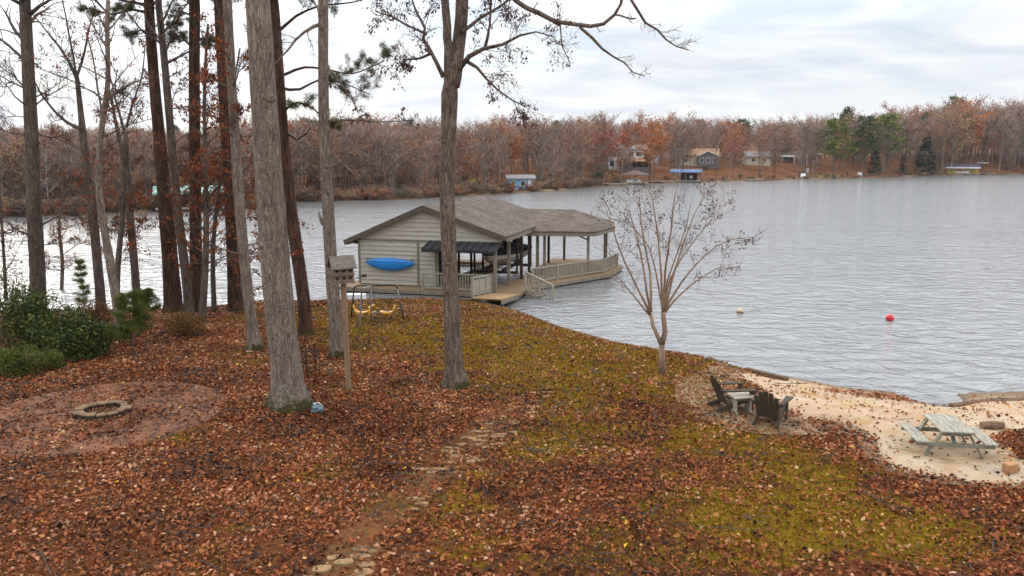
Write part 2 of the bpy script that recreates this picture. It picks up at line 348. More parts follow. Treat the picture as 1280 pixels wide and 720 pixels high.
# ground
def ground_mat():
    m, t, p, l = newmat('yard_ground'); v = coord(t)
    sand = attr(t, 'sand'); lawn = attr(t, 'lawn')
    vo = t.nodes.new('ShaderNodeTexVoronoi'); vo.inputs['Scale'].default_value = 13; l(v, vo.inputs['Vector'])
    hs = t.nodes.new('ShaderNodeSeparateXYZ'); l(vo.outputs['Color'], hs.inputs[0])
    lit = ramp(t, l, hs.outputs[0], [(0,(.035,.011,.005)), (.4,(.105,.030,.009)), (.75,(.18,.054,.015)), (1,(.24,.085,.024))])
    soil = ramp(t, l, noise(t, l, v, 7, 7, .7), [(.3,(.05,.019,.008)), (.7,(.15,.06,.022))])
    base = mixc(t, l, .55, lit, soil)
    g = ramp(t, l, noise(t, l, v, 9, 8, .75), [(.28,(.12,.048,.010)), (.5,(.195,.112,.010)), (.72,(.275,.175,.013))])
    gm = math_(t, l, 'ADD', lawn, math_(t, l, 'MULTIPLY', math_(t, l, 'SUBTRACT', noise(t, l, v, 1.7, 7, .7), .5), 1.7))
    c = mixc(t, l, ramp(t, l, gm, [(.36,(0,0,0)), (.62,(1,1,1))]), base, g)
    tk = math_(t, l, 'ADD', attr(t, 'track'), math_(t, l, 'MULTIPLY', math_(t, l, 'SUBTRACT', noise(t, l, v, 3, 6, .7), .5), .9))
    c = mixc(t, l, ramp(t, l, tk, [(.35,(0,0,0)), (.65,(.45,.45,.45))]), c, ramp(t, l, noise(t, l, v, 11, 7, .7), [(.3,(.13,.06,.022)), (.7,(.30,.155,.062))]))
    sc = ramp(t, l, noise(t, l, v, 1.1, 7, .65), [(.28,(.41,.23,.10)), (.45,(.48,.34,.205)), (.7,(.55,.43,.31))])
    sc = mixc(t, l, .5, sc, mixc(t, l, 1.0, sc, ramp(t, l, noise(t, l, v, 22, 5, .7), [(.3,(.62,.58,.54)), (.65,(1.1,1.1,1.1))]), 'MULTIPLY'))
    sc = mixc(t, l, ramp(t, l, noise(t, l, v, .55, 8, .75, .8), [(.5,(0,0,0)), (.72,(.75,.75,.75))]), sc, (.27,.16,.09))
    sm = math_(t, l, 'ADD', sand, math_(t, l, 'MULTIPLY', math_(t, l, 'SUBTRACT', noise(t, l, v, 2.0, 9, .78), .5), 1.8))
    c = mixc(t, l, ramp(t, l, sm, [(.42,(0,0,0)), (.56,(1,1,1))]), c, sc)
    s = t.nodes.new('ShaderNodeSeparateXYZ'); l(v, s.inputs[0])
    c = mixc(t, l, ramp(t, l, s.outputs[2], [(.0,(1,1,1)), (.09,(0,0,0))]), c, (.13,.085,.05))
    l(c, p.inputs['Base Color']); p.inputs['Roughness'].default_value = 1; p.inputs['Specular IOR Level'].default_value = .05
    bump(t, l, p, noise(t, l, v, 7, 9, .75), 1.0, .10); return m
M['ground'] = ground_mat()
def brick_mat(name, k1, k2, k3):
    m, t, p, l = newmat(name); uv = coord(t, 'UV'); v = coord(t)
    b = t.nodes.new('ShaderNodeTexBrick'); l(uv, b.inputs['Vector']); b.inputs['Scale'].default_value = 1.0
    for k, x in (('Brick Width', .30), ('Row Height', .15), ('Mortar Size', .014), ('Bias', 0)): b.inputs[k].default_value = x
    b.inputs['Color1'].default_value = (*k1,1); b.inputs['Color2'].default_value = (*k2,1); b.inputs['Mortar'].default_value = (*k3,1)
    c = mixc(t, l, 1.0, b.outputs[0], ramp(t, l, noise(t, l, v, 3, 7, .7), [(.3,(.55,.52,.5)), (.7,(1.3,1.27,1.2))]), 'MULTIPLY')
    l(c, p.inputs['Base Color']); p.inputs['Roughness'].default_value = .95; p.inputs['Specular IOR Level'].default_value = .08; bump(t, l, p, b.outputs['Fac'], -.6, .02); return m
M['brick'] = brick_mat('brick_paving', (.20,.090,.048), (.125,.056,.031), (.062,.031,.02)); M['brick_tan'] = brick_mat('dusty_brick', (.25,.165,.10), (.20,.13,.08), (.125,.078,.048))
def far_mat():
    m, t, p, l = newmat('far_shore_ground'); v = coord(t); lw = attr(t, 'lawn')
    c = ramp(t, l, noise(t, l, v, .12, 8, .7), [(.3,(.07,.029,.013)), (.5,(.13,.052,.021)), (.7,(.19,.088,.036))])
    c = mixc(t, l, ramp(t, l, math_(t, l, 'ADD', lw, math_(t, l, 'MULTIPLY', math_(t, l, 'SUBTRACT', noise(t, l, v, .3, 6, .7), .5), .9)), [(.45,(0,0,0)), (.65,(1,1,1))]), c, (.17,.13,.03))
    s = t.nodes.new('ShaderNodeSeparateXYZ'); l(v, s.inputs[0])
    c = mixc(t, l, ramp(t, l, s.outputs[2], [(.25,(1,1,1)), (.6,(0,0,0))]), c, ramp(t, l, noise(t, l, v, .08, 5, .6), [(.45,(.085,.045,.024)), (.7,(.26,.17,.09))]))
    l(c, p.inputs['Base Color']); p.inputs['Roughness'].default_value = 1; p.inputs['Specular IOR Level'].default_value = .03; return m
def water_mat():
    m, t, p, l = newmat('lake_water'); v = coord(t)
    p.inputs['Base Color'].default_value = (.165,.16,.15,1); p.inputs['Roughness'].default_value = .10; p.inputs['IOR'].default_value = 1.45; p.inputs['Specular IOR Level'].default_value = .5
    a = noise(t, l, v, 1.0, 5, .55, .8, (.8,1.15,1)); b = noise(t, l, v, 3.6, 3, .55, .6, (.65,1.1,1)); d = noise(t, l, v, .12, 3, .5, .5, (.4,1,1))
    h = math_(t, l, 'ADD', math_(t, l, 'MULTIPLY', a, .20), math_(t, l, 'ADD', math_(t, l, 'MULTIPLY', math_(t, l, 'MULTIPLY', b, ramp(t, l, d, [(.35,(.35,.35,.35)), (.62,(1,1,1))])), .055), math_(t, l, 'MULTIPLY', d, .12)))
    bn = t.nodes.new('ShaderNodeBump'); bn.inputs['Strength'].default_value = 1; bn.inputs['Distance'].default_value = 1.0; l(h, bn.inputs['Height']); l(bn.outputs[0], p.inputs['Normal'])
    return m

# ------------------------------------------------------------------ water, yard
wb = MB(); wb.add([(-900,10,0),(900,10,0),(900,1500,0),(-900,1500,0)], [(0,1,2,3)]); tag(wb.build('water', water_mat()), 'rippled grey lake reaching the wooded far shore', 'lake', kind='structure')
def poly_in(px, py, poly):
    ins = np.zeros(px.shape, bool); n = len(poly)
    for i in range(n):
        x0, y0 = poly[i]; x1, y1 = poly[(i+1) % n]
        c = ((y0 > py) != (y1 > py)) & (px < (x1-x0)*(py-y0)/(y1-y0+1e-12)+x0); ins ^= c
    return ins
def seg_dist(px, py, poly, closed=True):
    d = np.full(px.shape, 1e9); n = len(poly)
    for i in range(n if closed else n-1):
        x0, y0 = poly[i]; x1, y1 = poly[(i+1) % n]; L2 = (x1-x0)**2+(y1-y0)**2+1e-12
        t = np.clip(((px-x0)*(x1-x0)+(py-y0)*(y1-y0))/L2, 0, 1); d = np.minimum(d, np.hypot(px-x0-t*(x1-x0), py-y0-t*(y1-y0)))
    return d
def gp(lst): return [(G(p, q).x, G(p, q).y) for p, q in lst]
SAND = [tuple(W(940,456,.3).xy)]+[(7.6,30),(40,34),(40,15.5)]+gp([(1290,606),(1235,604),(1165,598),(1112,585),(1092,566),(1086,548),(1060,531),(1000,524),(985,512),(960,500),(935,478),(915,468)])
LEAFPATCH = gp([(1245,552),(1252,541),(1330,540),(1330,590),(1275,575)])
PATHC = gp([(418,716),(440,690),(470,650),(505,630),(535,600),(560,572),(595,548),(620,530),(650,510),(680,488),(676,465),(655,445),(636,425),(620,395),(606,378)])
PC = G(128, 517); PR = 2.95
BRK = gp([(922,459),(900,466),(884,482),(889,500),(915,518),(955,530),(1010,534),(1058,537),(1082,549),(1090,568),(1113,588),(1165,601),(1240,608),(1330,606)])
BRW = [.4,.6,.8,.95,1.0,.85,.6,.38,.22,.14,.11,.11,.11,.11]
blobs = [(690,560,1.6,.55),(730,530,2.2,.5),(860,480,2.5,.6),(800,430,4.5,.95),(650,400,6,1.1),(520,393,5,1.1),(720,440,3.5,.7),(600,430,2.5,.5),(450,400,3,.7),(590,440,2.2,.55),(640,480,2.0,.5),(505,478,1.4,.35),(425,585,1.3,.5),(380,600,.9,.3),(600,610,1.3,.5),(560,640,1.1,.35),
         (1000,640,1.5,.55),(900,640,1.2,.5),(1090,650,1.5,.5),(1180,680,1.4,.5),(950,565,1.6,.45),(880,545,1.5,.45),(1020,590,1.2,.45),(690,690,1.2,.45),(560,690,1.0,.4),(290,640,.8,.35),(430,668,.8,.4),(780,640,.8,.3),(860,600,.8,.4),(460,440,1.5,.3),(220,548,.6,.5),(410,395,2.5,.5),(330,590,.8,.25),(840,690,1.0,.35),(950,690,1.2,.45),(1260,650,1.6,.4),(830,455,3,.5),(740,470,2.4,.4)]
blobs = [(G(a,b).x, G(a,b).y, r, s) for a, b, r, s in blobs]
def lawn_f(x, y):
    t = np.zeros(np.shape(x))
    for bx, by, r, s in blobs: t = t+s*np.exp(-((x-bx)**2+(y-by)**2)/(r*r))
    return np.clip(t*.8, 0, .85)
def sand_f(x, y):
    sd_ = seg_dist(x, y, SAND); sd_ = np.where(poly_in(x, y, SAND), sd_, -sd_)
    lp = seg_dist(x, y, LEAFPATCH); lp = np.where(poly_in(x, y, LEAFPATCH), lp, -lp)
    return np.clip(.5+sd_*1.1, 0, 1)*(1-np.clip(.5+lp*1.2, 0, 1))
def axis(lo, a, b, hi, st):
    return np.unique(np.round(np.concatenate([np.linspace(lo, a, 24), np.arange(a, b, st), np.linspace(b, hi, 24)]), 4))
gx = axis(-110, -25, 20, 110, .14); gy = axis(-30, 10.5, 41, 52, .14)
XX, YY = np.meshgrid(gx, gy); ZZ = hgt(XX, YY); nx, ny = len(gx), len(gy)
ii = (np.arange(ny-1)[:,None]*nx+np.arange(nx-1)[None,:]); fc = np.stack([ii, ii+1, ii+nx+1, ii+nx], -1).reshape(-1, 4)
yard = np_mesh('ground', np.stack([XX, YY, ZZ], -1).reshape(-1, 3), 4, M['ground'], faces=fc, smooth=True)
def track_f(x, y): return np.exp(-(seg_dist(x, y, PATHC, False)/(.38+.012*y))**2)
for nm, fn in (('sand', sand_f), ('lawn', lawn_f), ('track', track_f)):
    a = yard.data.attributes.new(nm, 'FLOAT', 'POINT'); a.data.foreach_set('value', fn(XX, YY).astype(np.float32).ravel())
tag(yard, 'leaf strewn yard sloping down to the lake and its sandy beach', 'ground', kind='structure')
# brick circle round the fire pit, brick border of the beach
def uv_mesh(name, V, faces, UV, mat):
    o = np_mesh(name, V, 4, mat, faces=faces); u = o.data.uv_layers.new(name='UVMap'); idx = np.asarray(faces).ravel()
    u.data.foreach_set('uv', np.asarray(UV, np.float32)[idx].ravel()); return o
V, UV, fs = [], [], []; na, nr = 96, 14
for j in range(nr+1):
    r = .3+(PR-.3)*j/nr
    for i in range(na+1):
        a = 2*math.pi*i/na; x = PC.x+r*math.cos(a); y = PC.y+r*math.sin(a); V.append((x, y, float(hgt(x, y))+.022-.02*(j == nr))); UV.append((a*2.4, r))
for j in range(nr):
    for i in range(na): b = j*(na+1)+i; fs.append((b, b+na+1, b+na+2, b+1))
tag(uv_mesh('patio', V, fs, UV, M['brick']), 'round brick patio under fallen leaves around the fire pit', 'patio', kind='structure')
def ribbon(name, pts, wid, mat, lift=.02, st=.25):
    P = [Vector((*p, 0)) for p in pts]; V, UV, fs = [], [], []; s = 0; pr = []
    for i in range(len(P)-1):
        n = max(2, int((P[i+1]-P[i]).length/st))
        for k in range(n):
            t = k/n; p0 = P[max(i-1,0)]; p3 = P[min(i+2,len(P)-1)]; p1 = P[i]; p2 = P[i+1]
            q = .5*((2*p1)+(p2-p0)*t+(2*p0-5*p1+4*p2-p3)*t*t+(3*p1-p0-3*p2+p3)*t**3); pr.append((q, wid[i]*(1-t)+wid[i+1]*t))
    m = 7
    for i, (q, ww) in enumerate(pr):
        tg = (pr[min(i+1,len(pr)-1)][0]-pr[max(i-1,0)][0]).normalized(); nn = Vector((-tg.y, tg.x, 0))
        if i: s += (q-pr[i-1][0]).length
        for k in range(m):
            o_ = (k/(m-1)-.5)*2*ww; v_ = q+nn*o_; V.append((v_.x, v_.y, float(hgt(v_.x, v_.y))+lift)); UV.append((s, o_+5))
        if i:
            b = (i-1)*m
            for k in range(m-1): fs.append((b+k, b+k+1, b+m+k+1, b+m+k))
    return uv_mesh(name, V, fs, UV, mat)
tag(ribbon('path', BRK, BRW, M['brick_tan']), 'brown brick paving curving along the edge of the beach sand', 'path', kind='structure')
# flat stones of the path
rng = random.Random(3); sb = MB()
def stone(c, a, b, rz, h=.05):
    n = rng.randint(6, 8); pts = []
    for k in range(n):
        q = 2*math.pi*k/n+rng.uniform(-.2,.2); rr = rng.uniform(.86,1.08); x = a*rr*math.copysign(abs(math.cos(q))**.7, math.cos(q)); y = b*rr*math.copysign(abs(math.sin(q))**.7, math.sin(q))
        pts.append((c.x+x*math.cos(rz)-y*math.sin(rz), c.y+x*math.sin(rz)+y*math.cos(rz)))
    sb.prism(pts, c.z-.05, c.z+h)
def clump(px, py, nrow, ncol, a, b, rz, dx, dy):
    c = G(px, py); vs_ = []
    for i in range(nrow):
        for j in range(ncol):
            x = c.x+(j-(ncol-1)/2)*dx*math.cos(rz)-(i-(nrow-1)/2)*dy*math.sin(rz)+rng.uniform(-.04,.04); y = c.y+(j-(ncol-1)/2)*dx*math.sin(rz)+(i-(nrow-1)/2)*dy*math.cos(rz)+rng.uniform(-.03,.03)
            stone(Vector((x, y, float(hgt(x, y)))), a*rng.uniform(.8,1.15), b*rng.uniform(.8,1.15), rz+rng.uniform(-.1,.1))
for px, py, nrw, ncl, a_, b_, dx, dy, keep in ((432,705,5,3,.17,.10,.36,.235,.85),(503,631,3,2,.22,.07,.5,.2,.6),(540,594,4,3,.2,.075,.42,.2,.6),(572,572,4,3,.22,.075,.45,.2,.7),(600,550,6,3,.22,.07,.44,.2,.85),(628,530,3,2,.2,.07,.44,.2,.4),(650,511,6,2,.2,.07,.44,.22,.7),(668,496,4,2,.2,.065,.44,.22,.6)):
    c = G(px, py)
    for i in range(nrw):
        for j in range(ncl):
            if rng.random() > (keep if py > 690 else keep*.62): continue
            x = c.x+(j-(ncl-1)/2+.5*(i%2)*rng.random())*dx+rng.uniform(-.08,.08)+.12*(nrw/2-i)*-.5; y = c.y+(i-(nrw-1)/2)*dy+rng.uniform(-.05,.05)
            stone(Vector((x, y, float(hgt(x, y)))), a_*rng.uniform(.6,1.2), b_*rng.uniform(.75,1.2), rng.uniform(-.2,.25), rng.uniform(.015,.05))
tag(sb.build('stone_path', M['stone'], bevel=.012), 'path of flat tan stones half buried under fallen leaves', 'path', kind='structure')

# fallen leaves and short grass over the yard
nr_ = np.random.RandomState(11)
def trapezoid(n, y0=11.3, y1=41):
    u = nr_.rand(n); y = np.sqrt(y0*y0+u*(y1*y1-y0*y0)); x = (nr_.rand(n)*2-1)*(.82*y+2); return x, y
def cover(n):
    x, y = trapezoid(n); d = (shore(x)-y)
    lw = np.clip(lawn_f(x, y)+(fbm(x, y, 1.6)-.5)*1.6, 0, 1); sa = np.clip(sand_f(x, y)+(fbm(x+50, y, 1.1)-.5)*.6, 0, 1)
    return x, y, d, lw, sa
def leaf_mesh(name, P, size, mat, parent=None, mode='flat', asp=.62, base=None, rs=None, skew=1.0, curl=.35, tone=None):
    rs = rs or nr_; n = len(P); P = np.asarray(P, float)
    a = rs.normal(size=(n, 3))
    if mode == 'flat': a[:,2] *= .42
    elif mode == 'droop': a[:,2] = -abs(a[:,2])*1.6-.5
    a /= np.linalg.norm(a, axis=1)[:,None]
    b = rs.normal(size=(n, 3))
    if mode == 'flat': b[:,2] *= .45
    b -= a*(a*b).sum(1)[:,None]; b /= np.linalg.norm(b, axis=1)[:,None]; c = np.cross(a, b)
    if mode == 'flat': c = np.where(c[:,2:3] < 0, -c, c)
    s = (np.asarray(size)*rs.uniform(.7, 1.25, n))[:,None]; k = (rs.uniform(-.3, 1, n)*curl)[:,None]
    V = np.stack([P-a*s*.5, P+b*s*asp*.5+c*s*k*.5, P+a*s*.5+c*s*k*.3*rs.uniform(-1,1,(n,1)), P-b*s*asp*.5+c*s*k*.5], 1).reshape(-1, 3)
    rn = rs.rand(n)**skew
    if tone is not None: rn = np.where(rn < .97, np.clip(rn*.9+.03+tone, 0, .97), rn)
    rn = np.repeat(rn, 4)
    return np_mesh(name, V, 4, mat, parent, rnd=rn, base=base)
x, y, d, lw, sa = cover(680000)
dens = (1-.66*sst((lw-.25)/.6))*(.62+.5*sst((fbm(x+9, y+3, .8, 3)-.35)/.3))
dens *= (1-.955*sst((sa-.42)/.42)); dens *= np.where(d > .22, 1, .15); bm_ = seg_dist(x, y, [tuple(W(p_, q_, .2).xy) for p_, q_ in ((1050,488),(1100,491),(1148,496))], False); dens += .8*np.exp(-(bm_/.35)**2)*(d > -.1)
pd_ = seg_dist(x, y, PATHC, False); dens *= 1-.62*np.exp(-(pd_/(.36+.012*y))**2)*sst((fbm(x+70, y+11, .9, 3)-.3)/.25)
rr = np.hypot(x-PC.x, y-PC.y); pat = (.30+.75*sst((fbm(x+3, y+8, 1.1)-.36)/.2))*np.where(x > PC.x+1.3, .4, 1.0)*np.where(y < PC.y-1.9, .6, 1.0); dens *= np.where(rr < PR+.05, np.where(rr > 2.5, pat*.6, pat), 1)
bd = seg_dist(x, y, BRK, False); dens *= np.where(bd < .7, np.where(x > 7.4, .95, .4), 1)
dens = np.minimum(dens, 1)*np.where(y < 24, .78, .58)
k = nr_.rand(len(x)) < dens; x, y = x[k], y[k]
z = hgt(x, y)+.012+.045*nr_.rand(len(x))*(.4+fbm(x, y, .5, 2))
bigger = .088+.0008*np.maximum(y-13, 0)
tag(leaf_mesh('fallen_leaves', np.stack([x, y, z], 1), bigger*nr_.uniform(.65,1.35,len(x)), M['litter'], skew=1.1, curl=.8, tone=(fbm(x+20, y+5, 1.3)-.5)*.9), 'brown and rust fallen leaves strewn over the yard', 'leaves', kind='stuff')
x, y, d, lw, sa = cover(500000)
k = (nr_.rand(len(x)) < sst((lw-.3)/.4)) & (d > .1) & (sa < .3); x, y = x[k], y[k]
P = np.stack([x, y, hgt(x, y)], 1); n = len(P); a = nr_.uniform(0, 6.28, n); wd = nr_.uniform(.008,.016,n)+.0004*y; hh = nr_.uniform(.03,.085,n)
t1 = np.stack([np.cos(a)*wd, np.sin(a)*wd, np.zeros(n)], 1); tip = np.stack([nr_.normal(0,.02,n), nr_.normal(0,.02,n), hh], 1)
tag(np_mesh('grass', np.stack([P-t1, P+t1, P+tip], 1).reshape(-1, 3), 3, M['grass'], rnd=np.repeat(nr_.rand(n), 3)), 'short yellow green grass and moss between the leaves', 'grass', kind='stuff')

# twigs and pine straw dropped among the leaves
x, y, d, lw, sa = cover(5200); k = (d > .3) & (nr_.rand(len(x)) < np.where(sa > .5, .12, 1)*np.where(x < 2, 1, .45)); x, y = x[k], y[k]; n = len(x)
P = np.stack([x, y, hgt(x, y)+.05], 1); a = nr_.uniform(0, 6.28, n); ln = nr_.uniform(.08,.30,n)*(1+2*(nr_.rand(n) < .06)); T_ = np.stack([np.cos(a)*ln, np.sin(a)*ln, nr_.normal(0,.03,n)], 1); S_ = np.stack([-np.sin(a), np.cos(a), np.zeros(n)], 1)*(.006+.0005*y)[:,None]
U_ = np.array([0,0,1.])*(.008+.0004*y)[:,None]
tag(np_mesh('fallen_twigs', np.stack([P-T_-S_, P-T_+S_, P+T_+S_*.5, P+T_-S_*.5, P-T_-S_, P-T_+U_, P+T_+U_*.6, P+T_-S_*.5], 1).reshape(-1, 3), 4, M['twig']), 'thin grey twigs dropped among the fallen leaves', 'twigs', kind='stuff')

# ------------------------------------------------------------------ far shore
FS = [(-260,286),(-120,280),(0,272),(100,270),(200,264),(320,262),(370,253),(516,249),(620,243),(700,238),(760,232),(850,228),(960,226),(1000,224),(1100,222),(1180,219),(1290,217.5),(1500,216)]
FPX = np.array([p for p, q in FS], float); FR = np.array([math.hypot(W(p, q).x, W(p, q).y) for p, q in FS])
def az(px): return math.atan2((px-640)/F, cp+.13*sp)
HILL = lambda px: np.interp(px, [-260, 200, 400, 620, 800, 1000, 1150, 1300], [3.0, 3.0, 3.2, 4.0, 5.5, 5.0, 6.5, 7.5])
def far_h(px, o): return np.where(o < 0, o*.2, .35*sst(o/1.5)+HILL(px)*sst(o/75)+np.maximum(o-75, 0)*.03+.5*(fbm(px/9., o/7., 1)-.5)*sst(o/10))
def far(px, o, dz=0):
    r = float(np.interp(px, FPX, FR))+o; a = az(px); return Vector((r*math.sin(a), r*math.cos(a), float(far_h(px, o))+dz))
pxs = np.linspace(-420, 1620, 320); offs = np.array([-12,-4,-1,0,.5,1,2,4,7,10,14,18,23,29,36,44,54,66,80,100,140,200,320,600,1200.])
PX, OO = np.meshgrid(pxs, offs); rr = np.interp(PX, FPX, FR)+OO+1.2*(fbm(PX/14., OO*0, 1)-.5)*4*(OO > -2)*(OO < 3); aa = np.arctan2((PX-640)/F, cp+.13*sp)
ii = (np.arange(len(offs)-1)[:,None]*len(pxs)+np.arange(len(pxs)-1)[None,:]); fc = np.stack([ii, ii+1, ii+len(pxs)+1, ii+len(pxs)], -1).reshape(-1, 4)
ft = np_mesh('terrain', np.stack([rr*np.sin(aa), rr*np.cos(aa), far_h(PX, OO)], -1).reshape(-1, 3), 4, far_mat(), faces=fc, smooth=True)
lwn = np.exp(-((PX-1025)/40)**2-((OO-10)/9)**2)+.8*np.exp(-((PX-590)/14)**2-((OO-25)/16)**2)+.6*np.exp(-((PX-1260)/30)**2-((OO-6)/6)**2)
a = ft.data.attributes.new('lawn', 'FLOAT', 'POINT'); a.data.foreach_set('value', lwn.astype(np.float32).ravel())
tag(ft, 'rust brown wooded slope along the far shore of the lake', 'far shore', kind='structure')

def far_proto(seed, kind):
    """one far tree of height 1: verts of triangles, and a class per vertex (0 wood, 1 twig, 2 leaf)"""
    r = np.random.RandomState(seed); T = []; K = []
    def tri(a, b, c, k): T.extend((a, b, c)); K.extend((k,)*3)
    def stick(a, b, w0, w1, k):
        a = np.array(a); b = np.array(b); t = b-a; t /= np.linalg.norm(t)+1e-9
        q = np.cross(t, r.normal(size=3)); q /= np.linalg.norm(q)+1e-9; q2 = np.cross(t, q)
        for s in (q, q2): tri(a-s*w0, a+s*w0, b+s*w1, k); tri(a-s*w0, b+s*w1, b-s*w1, k)
    if kind in ('bare', 'leafy', 'clad'):
        lean = r.normal(0, .03, 2); top = np.array([lean[0], lean[1], .8]); stick((0,0,-.03), top, .011, .004, 0)
        nl = 26 if kind != 'leafy' else 24; cw = r.uniform(.19,.27)
        for i in range(nl):
            h = r.uniform(.20,.80); p = top*h/.8; a = r.uniform(0, 6.28); ll = cw*(1.15-abs(h-.5)*1.0)*r.uniform(.6,1.15); d = np.array([math.cos(a)*ll, math.sin(a)*ll, ll*r.uniform(.35,1.2)])
            stick(p, p+d, .0035, .0015, 0)
            for j in range(13):
                q = p+d*r.uniform(.3,1.0); dd = d/np.linalg.norm(d)*.35+r.normal(0,.5,3)+(0,0,.45); dd = dd/np.linalg.norm(dd)*r.uniform(.06,.15)
                s = np.cross(dd, r.normal(size=3)); s = s/np.linalg.norm(s)*r.uniform(.0026,.0042); tri(q-s, q+s, q+dd, 1)
                if kind == 'leafy' or (kind == 'clad' and r.rand() < .4):
                    for m in range(5 if kind == 'leafy' else 2):
                        c = q+dd*r.uniform(0,1)+r.normal(0,.022,3); u = r.normal(size=3); u = u/np.linalg.norm(u)*.017; v = np.cross(u, r.normal(size=3)); v = v/np.linalg.norm(v)*.015
                        tri(c-u, c+v, c+u, 2)
    elif kind == 'pine':
        top = np.array([r.normal(0,.02), r.normal(0,.02), .98]); stick((0,0,-.03), top, .012, .004, 0)
        for i in range(52):
            h = r.uniform(.30,.99); p = top*h; a = r.uniform(0, 6.28); ll = (.05+.2*(1-h)/.55+.06)*r.uniform(.55,1.1); d = np.array([math.cos(a)*ll, math.sin(a)*ll, ll*r.uniform(-.1,.5)]); stick(p, p+d, .003, .001, 0)
            for j in range(26):
                c = p+d*r.uniform(.4,1.05)+r.normal(0,.02,3); u = r.normal(size=3); u[2] = abs(u[2])*.5; u = u/np.linalg.norm(u)*.042; v = np.cross(u, r.normal(size=3)); v = v/np.linalg.norm(v)*.022
                tri(c-u*.4, c+v, c+u, 2)
    elif kind == 'fir':
        stick((0,0,-.03), (0,0,1.), .014, .002, 0)
        for i in range(120):
            h = r.rand()**1.2*.93+.05; a = r.uniform(0, 6.28); ll = (.045+.24*(1-h))*r.uniform(.75,1.08); d = np.array([math.cos(a)*ll, math.sin(a)*ll, -ll*.18])
            for j in range(20):
                c = np.array([0,0,h])+d*math.sqrt(r.rand())+r.normal(0,.012,3); u = d/np.linalg.norm(d)*.045+r.normal(0,.012,3); v = np.cross(u, (0,0,1))+r.normal(0,.01,3); v = v/np.linalg.norm(v)*.024
                tri(c-v, c+v, c+u, 2)
    elif kind == 'bush':
        for i in range(26):
            a = r.uniform(0, 6.28); d = np.array([math.cos(a)*r.uniform(.1,.8), math.sin(a)*r.uniform(.1,.8), r.uniform(.45,1.)]); stick((d[0]*.3,d[1]*.3,-.05), d, .014, .006, 0)
            for j in range(7):
                q = d*r.uniform(.35,1); dd = r.normal(0,.5,3)+(0,0,.5); dd = dd/np.linalg.norm(dd)*r.uniform(.15,.35); s = np.cross(dd, r.normal(size=3)); s = s/np.linalg.norm(s)*.014; tri(q-s, q+s, q+dd, 1)
                for m in range(2): 
                    c = q+r.normal(0,.08,3); u = r.normal(size=3)*.04; v = r.normal(size=3)*.04; tri(c-u, c+v, c+u, 2)
    return np.array(T), np.array(K)
PROTO = {k: [far_proto(i*7+len(k), k) for i in range(n)] for k, n in (('bare',7),('leafy',4),('clad',4),('pine',3),('fir',2),('bush',4))}
WOODS = [(.18,.14,.12),(.23,.18,.15),(.13,.095,.08),(.28,.23,.195)]
TWIGS = [(.235,.158,.122),(.25,.18,.14),(.205,.135,.108),(.235,.165,.135),(.27,.155,.10),(.215,.14,.108)]
LEAFS = {'orange': (.38,.13,.032), 'rust': (.29,.075,.024), 'red': (.25,.045,.025), 'tan': (.30,.17,.07), 'green': (.12,.135,.022), 'dark': (.022,.05,.022), 'deepgreen': (.055,.075,.022), 'brown': (.12,.062,.035)}
fr = np.random.RandomState(77)
def far_geo(kind, pos, H, wide=1.0, leaf='rust', idx=None):
    T, K = PROTO[kind][fr.randint(len(PROTO[kind])) if idx is None else idx]
    a = fr.uniform(0, 6.28); c, s = math.cos(a), math.sin(a); S = np.array([H*wide, H*wide, H])
    P = T*S; P = np.stack([P[:,0]*c-P[:,1]*s, P[:,0]*s+P[:,1]*c, P[:,2]], 1)+np.array(pos)
    cols = np.array([WOODS[fr.randint(4)], TWIGS[fr.randint(6)], LEAFS[leaf]])*fr.uniform(.85,1.15)
    col = cols[K]; j = np.repeat(fr.uniform(.75,1.25,len(K)//3), 3)[:,None]; col = col*j
    return P, np.concatenate([col, np.ones((len(col),1))], 1), K
def far_tree(name, label, cat, kind, px, o, H, wide=1., leaf='rust', group=None, idx=None, base=None):
    pos = far(px, o) if base is None else base; t = empty(name, pos, 0, label, cat, group); P, col, K = far_geo(kind, (0,0,0), H, wide, leaf, idx)
    if kind != 'bush':
        k = K == 0; np_mesh('trunk', P[k], 3, M['soupcol'], t, col=col[k])
        k = K != 0; np_mesh('crown', P[k], 3, M['soupcol'], t, col=col[k])
    else: np_mesh('foliage', P, 3, M['soupcol'], t, col=col)
    return t
TOP = lambda px: np.interp(px, [-260,0,250,330,420,500,560,640,700,800,900,1000,1060,1130,1180,1280,1500], [166,168,166,155,150,151,158,151,153,149,151,155,149,144,139,142,144])
CLEAR = [(736,768,22),(898,926,42),(1022,1056,26),(1064,1122,28),(1140,1168,16),(463,478,8),(622,658,34),(625,675,36),(755,835,78),(836,880,14),(856,898,72),(925,1062,62),(1180,1232,26),(1215,1242,42),(185,285,12),(577,602,40),(1062,1180,16),(1232,1290,30)]
Vs, Cs = [], []
